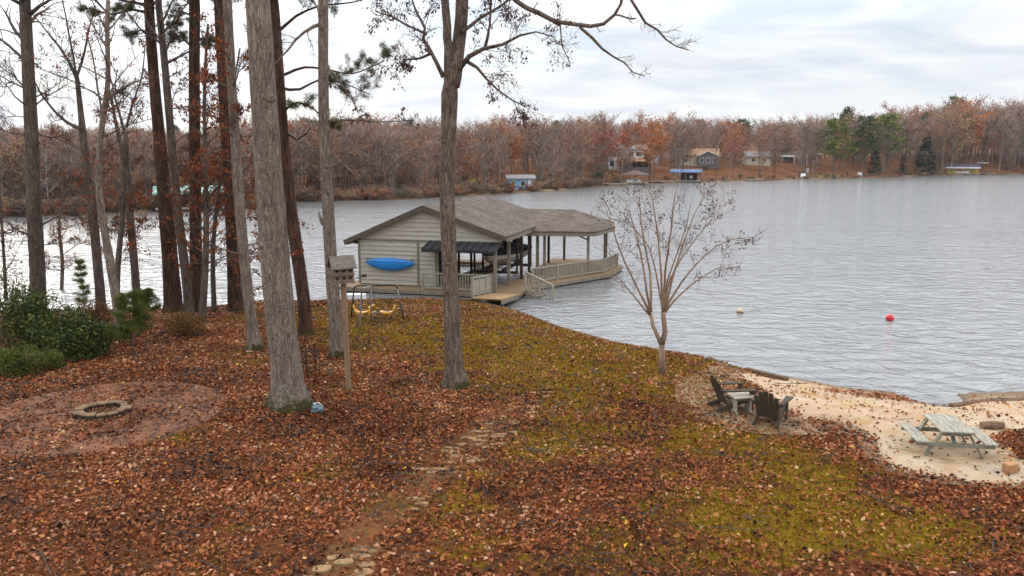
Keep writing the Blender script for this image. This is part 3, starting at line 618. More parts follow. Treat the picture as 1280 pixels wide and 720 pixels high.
for i in range(2700):
    px = fr.uniform(-300, 1560); o = 3+fr.rand()**1.15*115
    ok = True
    for a, b, m in CLEAR:
        if a < px < b and o < m and fr.rand() > (.10 if m < 30 else .22): ok = False
    if px < 330: pass
    if not ok: continue
    r = float(np.interp(px, FPX, FR))+o; zt = CAMZ+(195-float(TOP(px)))*r/F*fr.uniform(.86,1.05)
    z0 = float(far_h(px, o)); H = max(5, (zt-z0)*fr.choice([1.1,1.02,1,.95,.88,.8,.7,.58]))
    u = fr.rand()*(1 if px > 560 else .93); kind, leaf = ('bare','rust')
    if u > .89: kind, leaf = 'leafy', fr.choice(['orange','rust','tan','orange','rust'])
    elif u > .68: kind, leaf = 'clad', fr.choice(['orange','rust','orange','tan','red'])
    elif u > .655 and o > 25: kind, leaf = 'pine', 'deepgreen'
    a = az(px); P, col, K = far_geo(kind, (r*math.sin(a), r*math.cos(a), z0), H, fr.uniform(.8,1.25), leaf)
    if kind == 'pine': pass
    Vs.append(P); Cs.append(col)
tag(np_mesh('far_wood', np.concatenate(Vs), 3, M['soupcol'], col=np.concatenate(Cs)), 'bare brown autumn wood covering the far shore', 'wood', kind='stuff')
Vs, Cs = [], []
for i in range(900):
    px = fr.uniform(-300, 760) if fr.rand() < .78 else fr.uniform(760, 1500); o = .6+fr.rand()**2*(16 if fr.rand() < .5 or px > 620 else 70)
    if (835 < px < 885 or 775 < px < 812 or 1180 < px < 1225 or 625 < px < 672 and o > 3 or 190 < px < 280) : continue
    H = fr.uniform(.9,2.2) if px < 760 else fr.uniform(.5,1.3)
    r = float(np.interp(px, FPX, FR))+o; a = az(px); P, col, K = far_geo('bush', (r*math.sin(a), r*math.cos(a), float(far_h(px, o))), H, fr.uniform(1,1.8), fr.choice(['brown','tan','brown','rust','tan','deepgreen']))
    Vs.append(P); Cs.append(col)
tag(np_mesh('undergrowth', np.concatenate(Vs), 3, M['soupcol'], col=np.concatenate(Cs)), 'brown brush along the waterline of the far shore', 'brush', kind='stuff')
def Hpx(px, o, ytop):
    r = float(np.interp(px, FPX, FR))+o; return CAMZ+(195-ytop)*r/F-float(far_h(px, o))
gA = 'trees standing out on the far shore'
for a in [
 ('pine_tree', 'broad yellow green pine on the open bank by the beach strip', 'tree', 'pine', 1040, 13, Hpx(1040,13,154), 1.45, 'green', 0),
 ('pine_tree', 'dark slender pine between the yellow green pine and the conifers', 'tree', 'pine', 1078, 18, Hpx(1078,18,151), 1.1, 'deepgreen', 1),
 ('pine_tree', 'bushy mid green pine beside the slender pine on the far bank', 'tree', 'pine', 1103, 20, Hpx(1103,20,150), 1.45, 'green', 2),
 ('conifer_tree', 'dark green cone shaped conifer near the yellow boathouse', 'tree', 'fir', 1154, 8, Hpx(1154,8,174), 1.25, 'dark', 0),
 ('conifer_tree', 'low dark green conifer below the bushy mid green pine', 'tree', 'fir', 1092, 14, Hpx(1092,14,188), 1.2, 'dark', 1),
 ('conifer_tree', 'small dark conifer just beside the cone shaped conifer', 'tree', 'fir', 1128, 12, Hpx(1128,12,193), 1.1, 'dark', 0),
 ('maple_tree', 'deep red tree in front of the two storey white house', 'tree', 'leafy', 752, 16, Hpx(752,16,160), 1.35, 'red', 0),
 ('oak_tree', 'rust red treetop rising above the wood between blue cottage and white house', 'tree', 'leafy', 716, 60, Hpx(716,60,149), 1.2, 'rust', 1),
 ('oak_tree', 'orange tree over the lawn beside the tan gabled house', 'tree', 'leafy', 912, 40, Hpx(912,40,151), 1.1, 'orange', 2),
 ('oak_tree', 'orange brown tree behind the blue cottage', 'tree', 'leafy', 640, 40, Hpx(640,40,157), 1.3, 'orange', 3),
 ('oak_tree', 'rusty tree over the white house chimney', 'tree', 'clad', 880, 85, Hpx(880,85,152), 1.2, 'orange', 2),
 ('pine_tree', 'thin pine poking above the wood behind the yellow green pine', 'tree', 'pine', 1056, 70, Hpx(1056,70,141), .8, 'deepgreen', 2),
 ('pine_tree', 'dark pine top above the bare wood beyond the yellow boathouse', 'tree', 'pine', 1186, 70, Hpx(1186,70,133), 1.0, 'deepgreen', 0),
 ('oak_tree', 'reddish treetop above the green pines', 'tree', 'leafy', 1108, 75, Hpx(1108,75,137), 1.0, 'red', 1),
 ('bush', 'dark green rounded bush on the bank below the red tree', 'bush', 'bush', 749, 8, 4.5, 1.2, 'dark', 1),
 ('bush', 'dull green bush beside the blue cottage', 'bush', 'bush', 679, 7, 3.6, 1.0, 'deepgreen', 2),
 ('bush', 'yellow brown bush at the edge of the hip roofed boathouse', 'bush', 'bush', 771, 2.5, 2.6, 1.0, 'tan', 0),
 ('bush', 'dark bush on the bare slope right of the yellow boathouse'.replace('right of','beyond'), 'bush', 'bush', 1256, 22, 2.2, 2.2, 'brown', 3),
 ('bush', 'clipped dark green bush in front of the tan gabled house', 'bush', 'bush', 880, 34, 2.0, 1.6, 'dark', 1),
 ('bare_tree', 'lone dark bare tree on the bank behind the grey boathouse', 'tree', 'bare', 470, 5, Hpx(470,5,160), 1.15, 'rust', 3),
]:
    far_tree(a[0], a[1], a[2], a[3], a[4], a[5], a[6], a[7], a[8], gA if a[2] == 'tree' else 'bushes standing out on the far shore', a[9])

# far houses
def col_mat(name, c, rough=.8): 
    if name not in M: M[name] = pm(name, c, tuple(x*.8 for x in c), 1.5, rough, .1)
    return M[name]
hw = col_mat('house_white', (.72,.72,.70)); ht = col_mat('house_tan', (.45,.30,.18)); hc = col_mat('house_cream', (.50,.42,.30)); hb = col_mat('house_blue', (.16,.40,.62)); hbr = col_mat('house_brick', (.30,.15,.10))
hg = col_mat('house_grey', (.14,.12,.115)); rbn = col_mat('roof_brown', (.17,.105,.075)); rgr = col_mat('roof_grey', (.22,.20,.19)); rgn = col_mat('roof_green', (.28,.44,.35), .9); rbl = col_mat('roof_blue', (.11,.15,.25), .9); rdk = col_mat('roof_plum', (.075,.06,.085)); ylw = col_mat('house_yellow', (.55,.40,.07)); orr = col_mat('roof_tan', (.34,.19,.10))
glass = pm('window_glass', (.03,.035,.04), (.015,.018,.02), 2, .15, 0, spec=.6)
def gable(m, w_, d_, z0, rh, ov, along=True, th=.25):
    """gable roof; ridge along x if along"""
    a, b = w_/2+ov, d_/2+ov
    if along:
        m.slab([(-a,-b,z0),(a,-b,z0),(a,0,z0+rh),(-a,0,z0+rh)], th); m.slab([(a,b,z0),(-a,b,z0),(-a,0,z0+rh),(a,0,z0+rh)], th)
    else:
        m.slab([(-a,b,z0),(-a,-b,z0),(0,-b,z0+rh),(0,b,z0+rh)], th); m.slab([(a,-b,z0),(a,b,z0),(0,b,z0+rh),(0,-b,z0+rh)], th)
def hip(m, w_, d_, z0, rh, ov, rl, th=.25):
    a, b = w_/2+ov, d_/2+ov
    A, B, Cc, D, E, G_ = (-a,-b,z0),(a,-b,z0),(a,b,z0),(-a,b,z0),(-rl/2,0,z0+rh),(rl/2,0,z0+rh)
    m.slab([A,B,G_,E], th); m.slab([B,Cc,G_], th); m.slab([Cc,D,E,G_], th); m.slab([D,A,E], th)
def win(par, x, y, z, w_, h_, fm=None):
    f = MB().box(x-w_/2-.12, x+w_/2+.12, y-.06, y+.04, z-.12, z+h_+.12).build('window', fm or hw, par); MB().box(x-w_/2, x+w_/2, y-.09, y-.065, z, z+h_).build('pane', glass, f)
def house(name, label, cat, px, o, w_, d_, h_, wm_, rm_, roof='gable', rh=1.8, wins=(), tw=0, sink=.6, ov=.5, group='houses on the far shore'):
    p = far(px, o); t = empty(name, p, -az(px)+tw, label, cat, group)
    m = MB().box(-w_/2, w_/2, -d_/2, d_/2, -sink, h_)
    if roof == 'gable': m.add([(-w_/2+.02,-d_/2+.1,h_),(-w_/2+.02,d_/2-.1,h_),(-w_/2+.02,0,h_+rh*.93),(w_/2-.02,-d_/2+.1,h_),(w_/2-.02,d_/2-.1,h_),(w_/2-.02,0,h_+rh*.93)], [(0,2,1),(3,4,5),(0,3,5,2),(1,2,5,4)])
    if roof == 'front': m.add([(-w_/2+.1,-d_/2+.02,h_),(w_/2-.1,-d_/2+.02,h_),(0,-d_/2+.02,h_+rh*.93),(-w_/2+.1,d_/2-.02,h_),(w_/2-.1,d_/2-.02,h_),(0,d_/2-.02,h_+rh*.93)], [(0,1,2),(3,5,4),(0,2,5,3),(1,4,5,2)])
    m.build('wall', wm_, t); r = MB()
    if roof == 'hip': hip(r, w_, d_, h_+.02, rh, ov, max(.5, w_-d_))
    else: gable(r, w_, d_, h_+.02, rh, ov, roof == 'gable')
    r.build('roof', rm_, t)
    for x, z, a, b in wins: win(t, x, -d_/2-.001, z, a, b)
    return t
t = house('white_house', 'two storey white house with a long dark screened porch across its front', 'house', 783, 38, 11, 8, 6.2, hw, rgr, 'gable', 1.2, [(-4,4.2,1.0,1.2),(-2.2,4.2,1.0,1.2),(1.2,4.2,1.3,1.2),(3.4,4.2,1.5,1.2),(-4.4,1.2,1.2,1.6)])
MB().box(-2.2, 6.4, -7.0, -4.02, -1.2, .9).build('porch_base', hg, t)
MB().box(-2.0, 6.2, -6.6, -4.03, .9, 2.6).build('porch_screen', M['dark'], t)
for x in (-2.1,-.4,1.3,3.0,4.7,6.3): MB().box(x-.09, x+.09, -6.9, -6.72, .91, 2.75).build('porch_post', hg, t)
MB().slab([(-2.7,-7.5,2.7),(6.9,-7.5,2.7),(6.9,-4.05,3.5),(-2.7,-4.05,3.5)], .22).build('porch_roof', orr, t)
house('white_house', 'tall narrow white house among bare trunks uphill of the dark screened porch', 'house', 815, 62, 4.6, 7, 6.4, hw, rgr, 'front', 1.8, [(-.9,4.4,.9,1.4),(1.1,4.4,.9,1.4)])
t = house('gabled_house', 'tan house with a grey front gable and white trimmed porch', 'house', 873, 48, 12, 8, 3.4, hc, orr, 'gable', 2.2, [(-4.5,1,1.2,1.4)])
MB().box(-.5, 6.2, -6.2, -4.05, -1, 3.0).build('front_bay', hg, t)
g = MB(); g.add([(-.5,-6.2,3.0),(6.2,-6.2,3.0),(2.85,-6.2,4.5),(-.5,-3,3.0),(6.2,-3,3.0),(2.85,-3,4.5)], [(0,1,2),(0,2,5,3),(1,4,5,2)]); g.build('bay_gable', hg, t)
g = MB(); g.slab([(-1.1,-6.8,2.95),(2.85,-6.8,4.75),(2.85,-2.6,4.75),(-1.1,-2.6,2.95)], .25); g.slab([(6.8,-6.8,2.95),(6.8,-2.6,2.95),(2.85,-2.6,4.75),(2.85,-6.8,4.75)], .25); g.build('bay_roof', col_mat('trim_white',(.66,.64,.6)), t)
for x in (.9,2.9,4.9): win(t, x, -6.21, .9, 1.0, 1.5)
house('cream_house', 'small cream house behind trunks between tan gabled house and brick house', 'house', 944, 52, 8.5, 6, 2.8, hc, rgr, 'gable', 1.8, [(-2,1,1.2,1.2),(2,1,1.2,1.2)], .3)
t = house('brick_house', 'low brick house with a pale flat porch roof on the slope', 'house', 998, 58, 15, 7, 2.9, hbr, rbn, 'gable', 1.2, [(-5,1,1.6,1.3),(0,1,1.6,1.3),(5,1,1.6,1.3)])
MB().slab([(-7,-6,2.5),(3,-6,2.5),(3,-3.6,2.8),(-7,-3.6,2.8)], .3).build('porch_roof', hw, t)
for x in (-6.5,-2,2.5): MB().box(x-.15, x+.15, -5.8, -5.5, -.8, 2.3).build('porch_post', hw, t)
t = house('blue_cottage', 'small sky blue cottage by the water among brown brush', 'cottage', 650, 7, 5.2, 4, 2.3, hb, rgr, 'gable', .7, [(-1.6,.8,.9,.9),(.4,.8,.9,.9)], .1)
MB().box(1.5, 2.3, -2.07, -2.0, 0, 1.9).build('door', hw, t)
def boathouse_far(name, label, px, o, w_, d_, h_, rm_, roof, rh, pm_, base=.5, ov=.6, group='boathouses on the far shore'):
    p = far(px, 0); a = az(px); r = math.hypot(p.x, p.y)+o; p = Vector((r*math.sin(a), r*math.cos(a), 0)); t = empty(name, p, -a, label, 'boathouse', group)
    MB().box(-w_/2-.4, w_/2+.4, -d_/2-.4, d_/2+.4, base-.25, base).build('deck', M['rail'], t); r_ = MB()
    if roof == 'hip': hip(r_, w_, d_, h_, rh, ov, max(.6, w_-d_))
    else: gable(r_, w_, d_, h_, rh, ov, True)
    r_.build('roof', rm_, t)
    n = max(3, int(w_/2.6)+1)
    for i in range(n):
        x = -w_/2+.15+(w_-.3)*i/(n-1)
        for y in (-d_/2+.15, d_/2-.15): MB().box(x-.11, x+.11, y-.11, y+.11, -.8, h_+.0).build('post', pm_, t)
    return t
t = boathouse_far('boathouse', 'boathouse with a wide brown hip roof over a pale boat', 793, 2.2, 6.2, 5, 2.5, rbn, 'hip', 1.1, M['post'])
MB().box(-2.1, 1.6, -1.6, 1.2, .5, 1.25).build('storage_locker', hw, t)
t = boathouse_far('boathouse', 'boathouse with a flat pitched blue roof and dark open bays', 857, 2.2, 7.6, 5.2, 2.9, rbl, 'gable', .7, M['post'])
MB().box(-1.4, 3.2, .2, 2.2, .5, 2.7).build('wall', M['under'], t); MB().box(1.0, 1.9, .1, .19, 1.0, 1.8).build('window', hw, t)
t = boathouse_far('boathouse', 'yellow boathouse with a plum roof and white fascia', 1202, 3.0, 10.6, 6, 3.0, rdk, 'gable', 1.1, ylw)
MB().box(-6.0, 6.0, -3.75, -3.62, 2.55, 3.05).build('fascia', hw, t); MB().box(-5.2, -2.6, -2.2, 2.2, .5, 2.5).build('wall', ylw, t); MB().box(2.2, 5.2, .5, 2.6, .5, 2.5).build('wall', ylw, t)
t = boathouse_far('boathouse', 'boathouse with a pale green metal roof seen through the trunks', 238, 1.5, 8.2, 5, 2.55, rgn, 'gable', .75, M['post_dark'])
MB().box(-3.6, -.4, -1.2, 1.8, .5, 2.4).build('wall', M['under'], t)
def place_w(px, o, z=0): p = far(px, 0); r = math.hypot(p.x, p.y)+o; a = az(px); return Vector((r*math.sin(a), r*math.cos(a), z)), -a
p, a = place_w(1201.5, 1.5, .5); t = empty('motor_boat', p, a, 'white motor boat stored under the plum roofed yellow boathouse', 'boat')
MB().loft([[(x,-b,h),(x,-b*.6,.1),(x,b*.6,.1),(x,b,h)] for x, b, h in ((-2.2,.9,.9),(0,1.,.9),(1.6,.75,1.0),(2.4,.08,1.2))]).build('hull', hw, t); MB().box(-.9,.3,-.6,.6,.92,1.35).build('windscreen', glass, t)
p, a = place_w(1210.5, .4, .5); MBt = MB().lathe([(.15,0),(.5,.1),(.62,.7),(.5,1.25),(.2,1.35)], 10); o = MBt.build('storage_barrel', M['kayak_dark']); o.location = p; tag(o, 'dark blue barrel on the deck of the yellow boathouse', 'barrel')
def far_dock(px, o0, ln, wd, label, rz=0):
    p, a = place_w(px, o0); t = empty('dock', p, a+rz, label, 'dock', 'docks on the far shore'); MB().box(-ln/2, ln/2, -wd/2, wd/2, .45, .62).build('deck', M['rail'], t)
    for x in (-ln/2+.3, 0, ln/2-.3): MB().box(x-.1, x+.1, -wd/2-.12, -wd/2, -.6, .8).build('post', M['post'], t)
far_dock(943, -2, 5.5, 2, 'low plank dock below the brick house lawn')
far_dock(762, -1.5, 9, 1.6, 'long pale dock beside the hip roofed boathouse')
far_dock(826, 0, 7, 1.4, 'tan dock joining the hip and blue roofed boathouses')
far_dock(1232, 0, 6, 1.6, 'short tan dock running out from the yellow boathouse')
p = far(1226, 36); t = empty('parked_car', p, -az(1226), 'small white vehicle parked under trees above the yellow boathouse', 'car')
MB().loft([[(x,-.85,.35),(x,.85,.35),(x,.85,h),(x,-.85,h)] for x, h in ((-2.2,.8),(-2.1,.95),(2.0,.95),(2.3,.6))]).build('body', hw, t)
MB().loft([[(x,-.75,.96),(x,.75,.96),(x,.62,h),(x,-.62,h)] for x, h in ((-2.0,1.0),(-1.7,1.5),(.5,1.5),(1.2,1.0))]).build('cabin', glass, t)
for x in (-1.4,1.4):
    for y in (-.8,.8): MB().tube([(x,y-.1,.33),(x,y+.1,.33)], .33, 12).build('wheel', M['dark'], t)
def tiny_chair(px, o, label):
    p = far(px, o); t = empty('lawn_chair', p, -az(px)+.2, label, 'chair', 'white chairs on the far bank'); MB().box(-.4,.4,-.45,.3,.38,.46).build('seat', hw, t); MB().beam((0,.3,.42),(0,.62,1.3),.8,.07,(0,1,0)).build('backrest', hw, t)
    for x in (-.36,.36):
        MB().box(x-.06,x+.06,-.45,-.35,0,.62).build('leg', hw, t); MB().box(x-.06,x+.06,.2,.3,0,.6).build('leg', hw, t)
tiny_chair(1002.2, 3, 'white chair on the far bank below the brick house, beside another'); tiny_chair(1005.4, 3.2, 'second white chair on the far bank, standing nearer the bare bike rack end'.replace(', standing nearer the bare bike rack end',' beside the first, closer to the pines'))
def board(px, o, w_, h_, leg, label, name='sign'):
    p = far(px, o); t = empty(name, p, -az(px), label, name); MB().box(-w_/2,w_/2,-.05,.05,leg,leg+h_).build('panel', hw, t)
    for x in (-w_/2+.12, w_/2-.12): MB().box(x-.06,x+.06,.051,.15,-.2,leg+h_*.8).build('post', hw, t)
board(1074, 3.5, 1.35, .95, .45, 'white board on posts at the waterline below the green pines'); board(1007.5, 20, 1.1, 1.6, .3, 'pale upright board on the lawn behind the white chairs')
board(103, 6, 2.6, 1.5, .2, 'white board by the far waterline seen between bare trunks')

# ------------------------------------------------------------------ retaining timbers along the water
def timber(name, pts, label, h0=-.5, up=.09, th=.2, seg=2.4):
    t = empty(name, Vector((*pts[0], 0)), 0, label, 'wall', 'timber retaining walls'); P = [Vector((*p, 0)) for p in pts]
    for i in range(len(P)-1):
        n = max(1, round((P[i+1]-P[i]).length/seg))
        for k in range(n):
            a = P[i].lerp(P[i+1], k/n); b = P[i].lerp(P[i+1], (k+.985)/n); z = [max(float(hgt(q.x, q.y-.25)), .25)+up+rng.uniform(-.02,.02) for q in (a, b)]
            a.z, b.z = z; m = MB().beam(a-Vector((0,0,.09)), b-Vector((0,0,.09)), th, .18); a2 = a.copy(); b2 = b.copy(); a2.z = b2.z = (h0+min(z)-.19)/2; m.beam(a2, b2, th*.8, max(.05, min(z)-.2-h0))
            m.build('timber', M['timber'], t, bevel=.015, rel=True)
xs = [v for v in zip(SX, SY) if v[0] > -36 and v[0] < 7.2]
timber('retaining_wall', xs, 'long weathered timber wall holding the lawn above the lake', up=.15)
timber('retaining_wall', [tuple(W(p, q, .2).xy) for p, q in ((932,459),(985,472))], 'short low timber edge between brick paving and lake', up=-.05)
timber('retaining_wall', [tuple(W(p, q, .25).xy) for p, q in ((1046,488),(1100,492),(1150,498))], 'leaf topped timber edge on the dock side of the beach inlet', up=-.15, th=.24)
timber('retaining_wall', [tuple(W(p, q, .25).xy) for p, q in ((1190,499),(1240,493),(1300,492))], 'low timber edge with a dark broken end beyond the beach inlet', up=-.15, th=.24)
# driftwood, block
def lay(name, px, py, ln, rad, rz, mat, label, cat):
    c = G(px, py); m = MB(); pts = [Vector((math.cos(rz)*s*ln/2, math.sin(rz)*s*ln/2, rad*.8)) for s in (-1,-.5,0,.5,1)]; m.tube(pts, [rad*.85,rad,rad*1.05,rad*.95,rad*.8], 9, True, .08, rng)
    o = m.build(name, mat); o.location = c; return tag(o, label, cat)
lay('log', 1240, 536, .55, .11, .05, M['log'], 'short rotten log lying on the sand beyond the picnic table', 'log')
b = MB().box(-.13,.13,-.1,.1,0,.2).build('brick', M['block'], bevel=.02); b.location = G(1262, 590); b.rotation_euler = (0,0,.35); tag(b, 'single tan brick on the sand edge in front of the picnic table', 'brick')

# ------------------------------------------------------------------ fire pit
t = empty('fire_pit', PC, 0, 'low round ring of pale topped blocks on the leafy brick patio', 'fire pit')
rg = random.Random(8); no = 14
for k in range(no):
    a0 = 2*math.pi*k/no+.012; a1 = 2*math.pi*(k+1)/no-.012; ri = .44+rg.uniform(-.03,.03); ro = .66+rg.uniform(-.05,.05); h = .165+rg.uniform(-.02,.02); q = []
    for j in range(4): a = a0+(a1-a0)*j/3; q.append((ro*math.cos(a)*(1+.02*math.sin(j*2+k)), ro*math.sin(a)))
    for j in range(3,-1,-1): a = a0+(a1-a0)*j/3; q.append((ri*math.cos(a), ri*math.sin(a)))
    s_ = MB().prism(q, -.06, h-.05).build('block', M['ring_side'], t, bevel=.015); MB().prism([(x*.995, y*.995) for x, y in q], h-.048, h).build('cap', M['ring'], s_, bevel=.015)
MB().lathe([(.05,.03),(.3,.06),(.44,.02)], 18).build('ash_bed', M['ash'], t)
q = nr_.normal(0,.22,(90,2)); leaf_mesh('leaves', np.stack([q[:,0], q[:,1], np.full(90,.09)], 1), .08, M['litter'], t)

# ------------------------------------------------------------------ birdhouse
pb = G(436, 488); PBY = pb.y; sc_ = TT(436, 488, PBY)/F
t = empty('birdhouse', pb, 0, 'weathered wooden birdhouse of two rows of holes on a tall post', 'birdhouse'); top = AT(429, 351, PBY)
MB().beam(pb-Vector((0,0,.2)), top, .135, .135, (0,1,0)).build('post', M['bird_post'], t, bevel=.01, rel=True)
hc_ = top-pb; zb = hc_.z; hh_ = 31*sc_; bw = 22.5*sc_
bh = MB().box(-bw*.55, bw*.55, -bw*.42, bw*.42, 0, hh_*.58).build('house_box', M['bird_wood'], t, bevel=.01); bh.location = hc_+Vector((-.03,0,0)); bh.rotation_euler = (0,0,R(26))
MB().box(-bw*.62, bw*.62, -bw*.55, bw*.55, hh_*.265, hh_*.30).build('ledge', M['bird_wood'], bh); MB().box(-bw*.6, bw*.6, -bw*.5, bw*.5, -.05, 0).build('floor_board', M['bird_wood'], bh)
r_ = MB(); e_ = hh_*.56; pk = hh_*1.0; a_, b_ = bw*.68, bw*.62
r_.slab([(-a_,-b_,e_),(a_,-b_,e_),(a_,0,pk),(-a_,0,pk)], .035); r_.slab([(a_,b_,e_),(-a_,b_,e_),(-a_,0,pk),(a_,0,pk)], .035); r_.build('roof', M['bird_roof'], bh)
g = MB()
for x in (-bw*.54, bw*.54): g.add([(x-.01,-b_*.66,hh_*.58),(x-.01,b_*.66,hh_*.58),(x-.01,0,pk-.06),(x+.01,-b_*.66,hh_*.58),(x+.01,b_*.66,hh_*.58),(x+.01,0,pk-.06)], [(0,2,1),(3,4,5),(0,3,5,2),(1,2,5,4)])
g.build('gable', M['bird_wood'], bh)
for zc in (.14,.43):
    for xx in (-.36,0,.36): MB().tube([(bw*xx,-bw*.42-.012,hh_*zc),(bw*xx,-bw*.42+.01,hh_*zc)], .042, 10).build('entrance_hole', M['dark'], bh)
    for yy in (-.02,): MB().tube([(bw*.55-.01,bw*yy,hh_*zc),(bw*.55+.012,bw*yy,hh_*zc)], .042, 10).build('entrance_hole', M['dark'], bh)
pr_ = MB().tube([(bw*.5,-bw*.1,.0),(bw*1.15,-bw*.1,.10)], .012, 6); pr_.build('perch_rod', M['post_dark'], bh)
MB().box(bw*1.1,bw*1.32,-bw*.17,-bw*.03,.07,.15).build('perch_tray', M['post_dark'], bh)

# black wire stand, pale blue thing
c = G(389, 466); t = empty('plant_stand', c, .2, 'thin black wrought iron stand of upright rods behind the big grey trunk', 'stand')
hgt_ = 36*TT(389,466,c.y)/F
for k in range(6):
    a = 2*math.pi*k/6; x, y = .26*math.cos(a), .26*math.sin(a); hk = hgt_*(.82+.18*(k % 2))
    MB().tube([(x,y,0),(x,y,hk*.8),(x*1.15,y*1.15,hk)], .012, 6).build('rod', M['iron'], t)
for z in (.12, hgt_*.52, hgt_*.68): MB().tube([(.26*math.cos(a),.26*math.sin(a),z) for a in np.linspace(0,6.283,19)], .012, 6, False).build('ring', M['iron'], t)
c = G(397, 516); t = empty('crumpled_bag', c, .3, 'small crumpled pale blue bag lying by the mossy foot of the big trunk', 'bag')
V = []; m = MB()
for j in range(7):
    ph = math.pi*j/6
    V.append([(.17*math.sin(ph)*math.cos(a)*rg.uniform(.65,1.25)+.001, .12*math.sin(ph)*math.sin(a)*rg.uniform(.65,1.25), .1-.12*math.cos(ph)+rg.uniform(-.03,.03)) for a in np.linspace(0,5.6,10)])
m.loft(V); m.build('bag', M['paleblue'], t); MB().tube([(-.05,.0,.18),(-.1,-.05,.27),(.04,-.06,.29),(.1,-.02,.2)], .012, 5).build('handle', M['white'], t)

# ------------------------------------------------------------------ play swing
p1, p2, p3, p4 = G(439,397), G(450,408), G(505,400), G(464,402); t = empty('play_swing', G(474,402), 0, 'rusty metal swing frame with yellow plastic glider seats on the lawn', 'swing')
def up(p, px, py): return AT(px, py, p.y)
A1 = up(p1, 442.5, 361); A2 = up(p1, 447, 356.8)+Vector((0,-.1,0)); mid = AT(463, 357.5, (p1.y+p3.y)/2); B1 = up(p3, 492, 356.5); B2 = up(p3, 496.5, 361)
def crv(P, n=5):
    P = [Vector(p) for p in P]; o_ = []
    for i in range(len(P)-1):
        for k in range(n):
            t_ = k/n; p0 = P[max(i-1,0)]; p3_ = P[min(i+2,len(P)-1)]; q1 = P[i]; q2 = P[i+1]
            o_.append(.5*((2*q1)+(q2-p0)*t_+(2*p0-5*q1+4*q2-p3_)*t_*t_+(3*q1-p0-3*q2+p3_)*t_**3))
    return o_+[P[-1]]
MB().tube(crv([A1, A2, mid, B1, B2], 4), .032, 8).build('top_bar', M['swing_dark'], t, True, rel=True)
MB().tube([p1, A1], .03, 8).build('leg', M['swing_dark'], t, True, rel=True)
MB().tube([p3.lerp(B2, .42), B2], .034, 8).build('leg', M['swing_grey'], t, True, rel=True); MB().tube([p3, p3.lerp(B2, .46)], .04, 8).build('leg_sleeve', M['swing_dark'], t, True, rel=True)
MB().tube([p4, AT(464,358,p4.y-.15)], .03, 8).build('leg', M['swing_grey'], t, True, rel=True)
MB().tube(crv([p2, up(p2,452,366), up(p2,455,360.5), AT(462.5,358,p4.y-.15)], 5), .03, 8).build('leg', M['swing_grey'], t, True, rel=True)
sw = AT(466, 389.5, p3.y); swz = sw-t.location
def seat(cx_, sgn):
    s = MB().loft([[(x,-.15,z),(x,.15,z),(x,.15,z-.06),(x,-.15,z-.06)] for x, z in ((-.26*sgn,.14),(-.18*sgn,.02),(.0,-.02),(.18*sgn,.0),(.3*sgn,.04))]).build('glider_seat', M['yellow'], t, True); s.location = swz+Vector((cx_,0,0))
    MB().tube([(-.26*sgn,-.14,.14),(-.3*sgn,0,.26),(-.26*sgn,.14,.14)], .03, 6).build('seat_back', M['yellow'], s)
seat(-.47, 1); seat(.6, -1); 
MB().tube([swz+Vector((-.1,-.2,-.03)), swz+Vector((-.12,-.15,.2)), swz+Vector((.05,-.05,.28)), swz+Vector((.15,.1,.1)), swz+Vector((.1,.2,-.03)), swz+Vector((-.1,-.2,-.06))], .04, 7).build('foot_rest', M['yellow'], t)
MB().beam(swz+Vector((-.7,0,-.06)), swz+Vector((.85,0,-.02)), .05, .05).build('glide_bar', M['swing_grey'], t)
for dx in (-.12,.16): MB().tube([swz+Vector((dx,0,.0)), AT(464+dx*8,358,p3.y-.1)-t.location], .012, 5).build('hanger', M['swing_dark'], t)

# ------------------------------------------------------------------ buoys
def wbuoy(px, py, r, white):
    c = W(px, py, 0)
    if not white:
        m = MB().lathe([(r*math.sin(a), r*.75-r*math.cos(a)) for a in np.linspace(.05, 3.09, 14)], 20); o = m.build('mooring_buoy', M['buoy_red'], smooth=True); o.location = c+Vector((0,0,-.02)); return tag(o, 'round red ball buoy floating on the open lake', 'buoy')
    t_ = empty('mooring_buoy', c, 0, 'white topped brown buoy floating off the beach', 'buoy'); MB().lathe([(r*.75,-.15),(r*1.05,0),(r*1.02,.07)], 18).build('float', M['buoy_brown'], t_, True); MB().lathe([(r*.97,.071),(r*.9,.13),(r*.6,.2),(r*.15,.235)], 18).build('cap', M['cream'], t_, True)
wbuoy(1112, 400.5, .175, False); wbuoy(925, 391, .15, True)

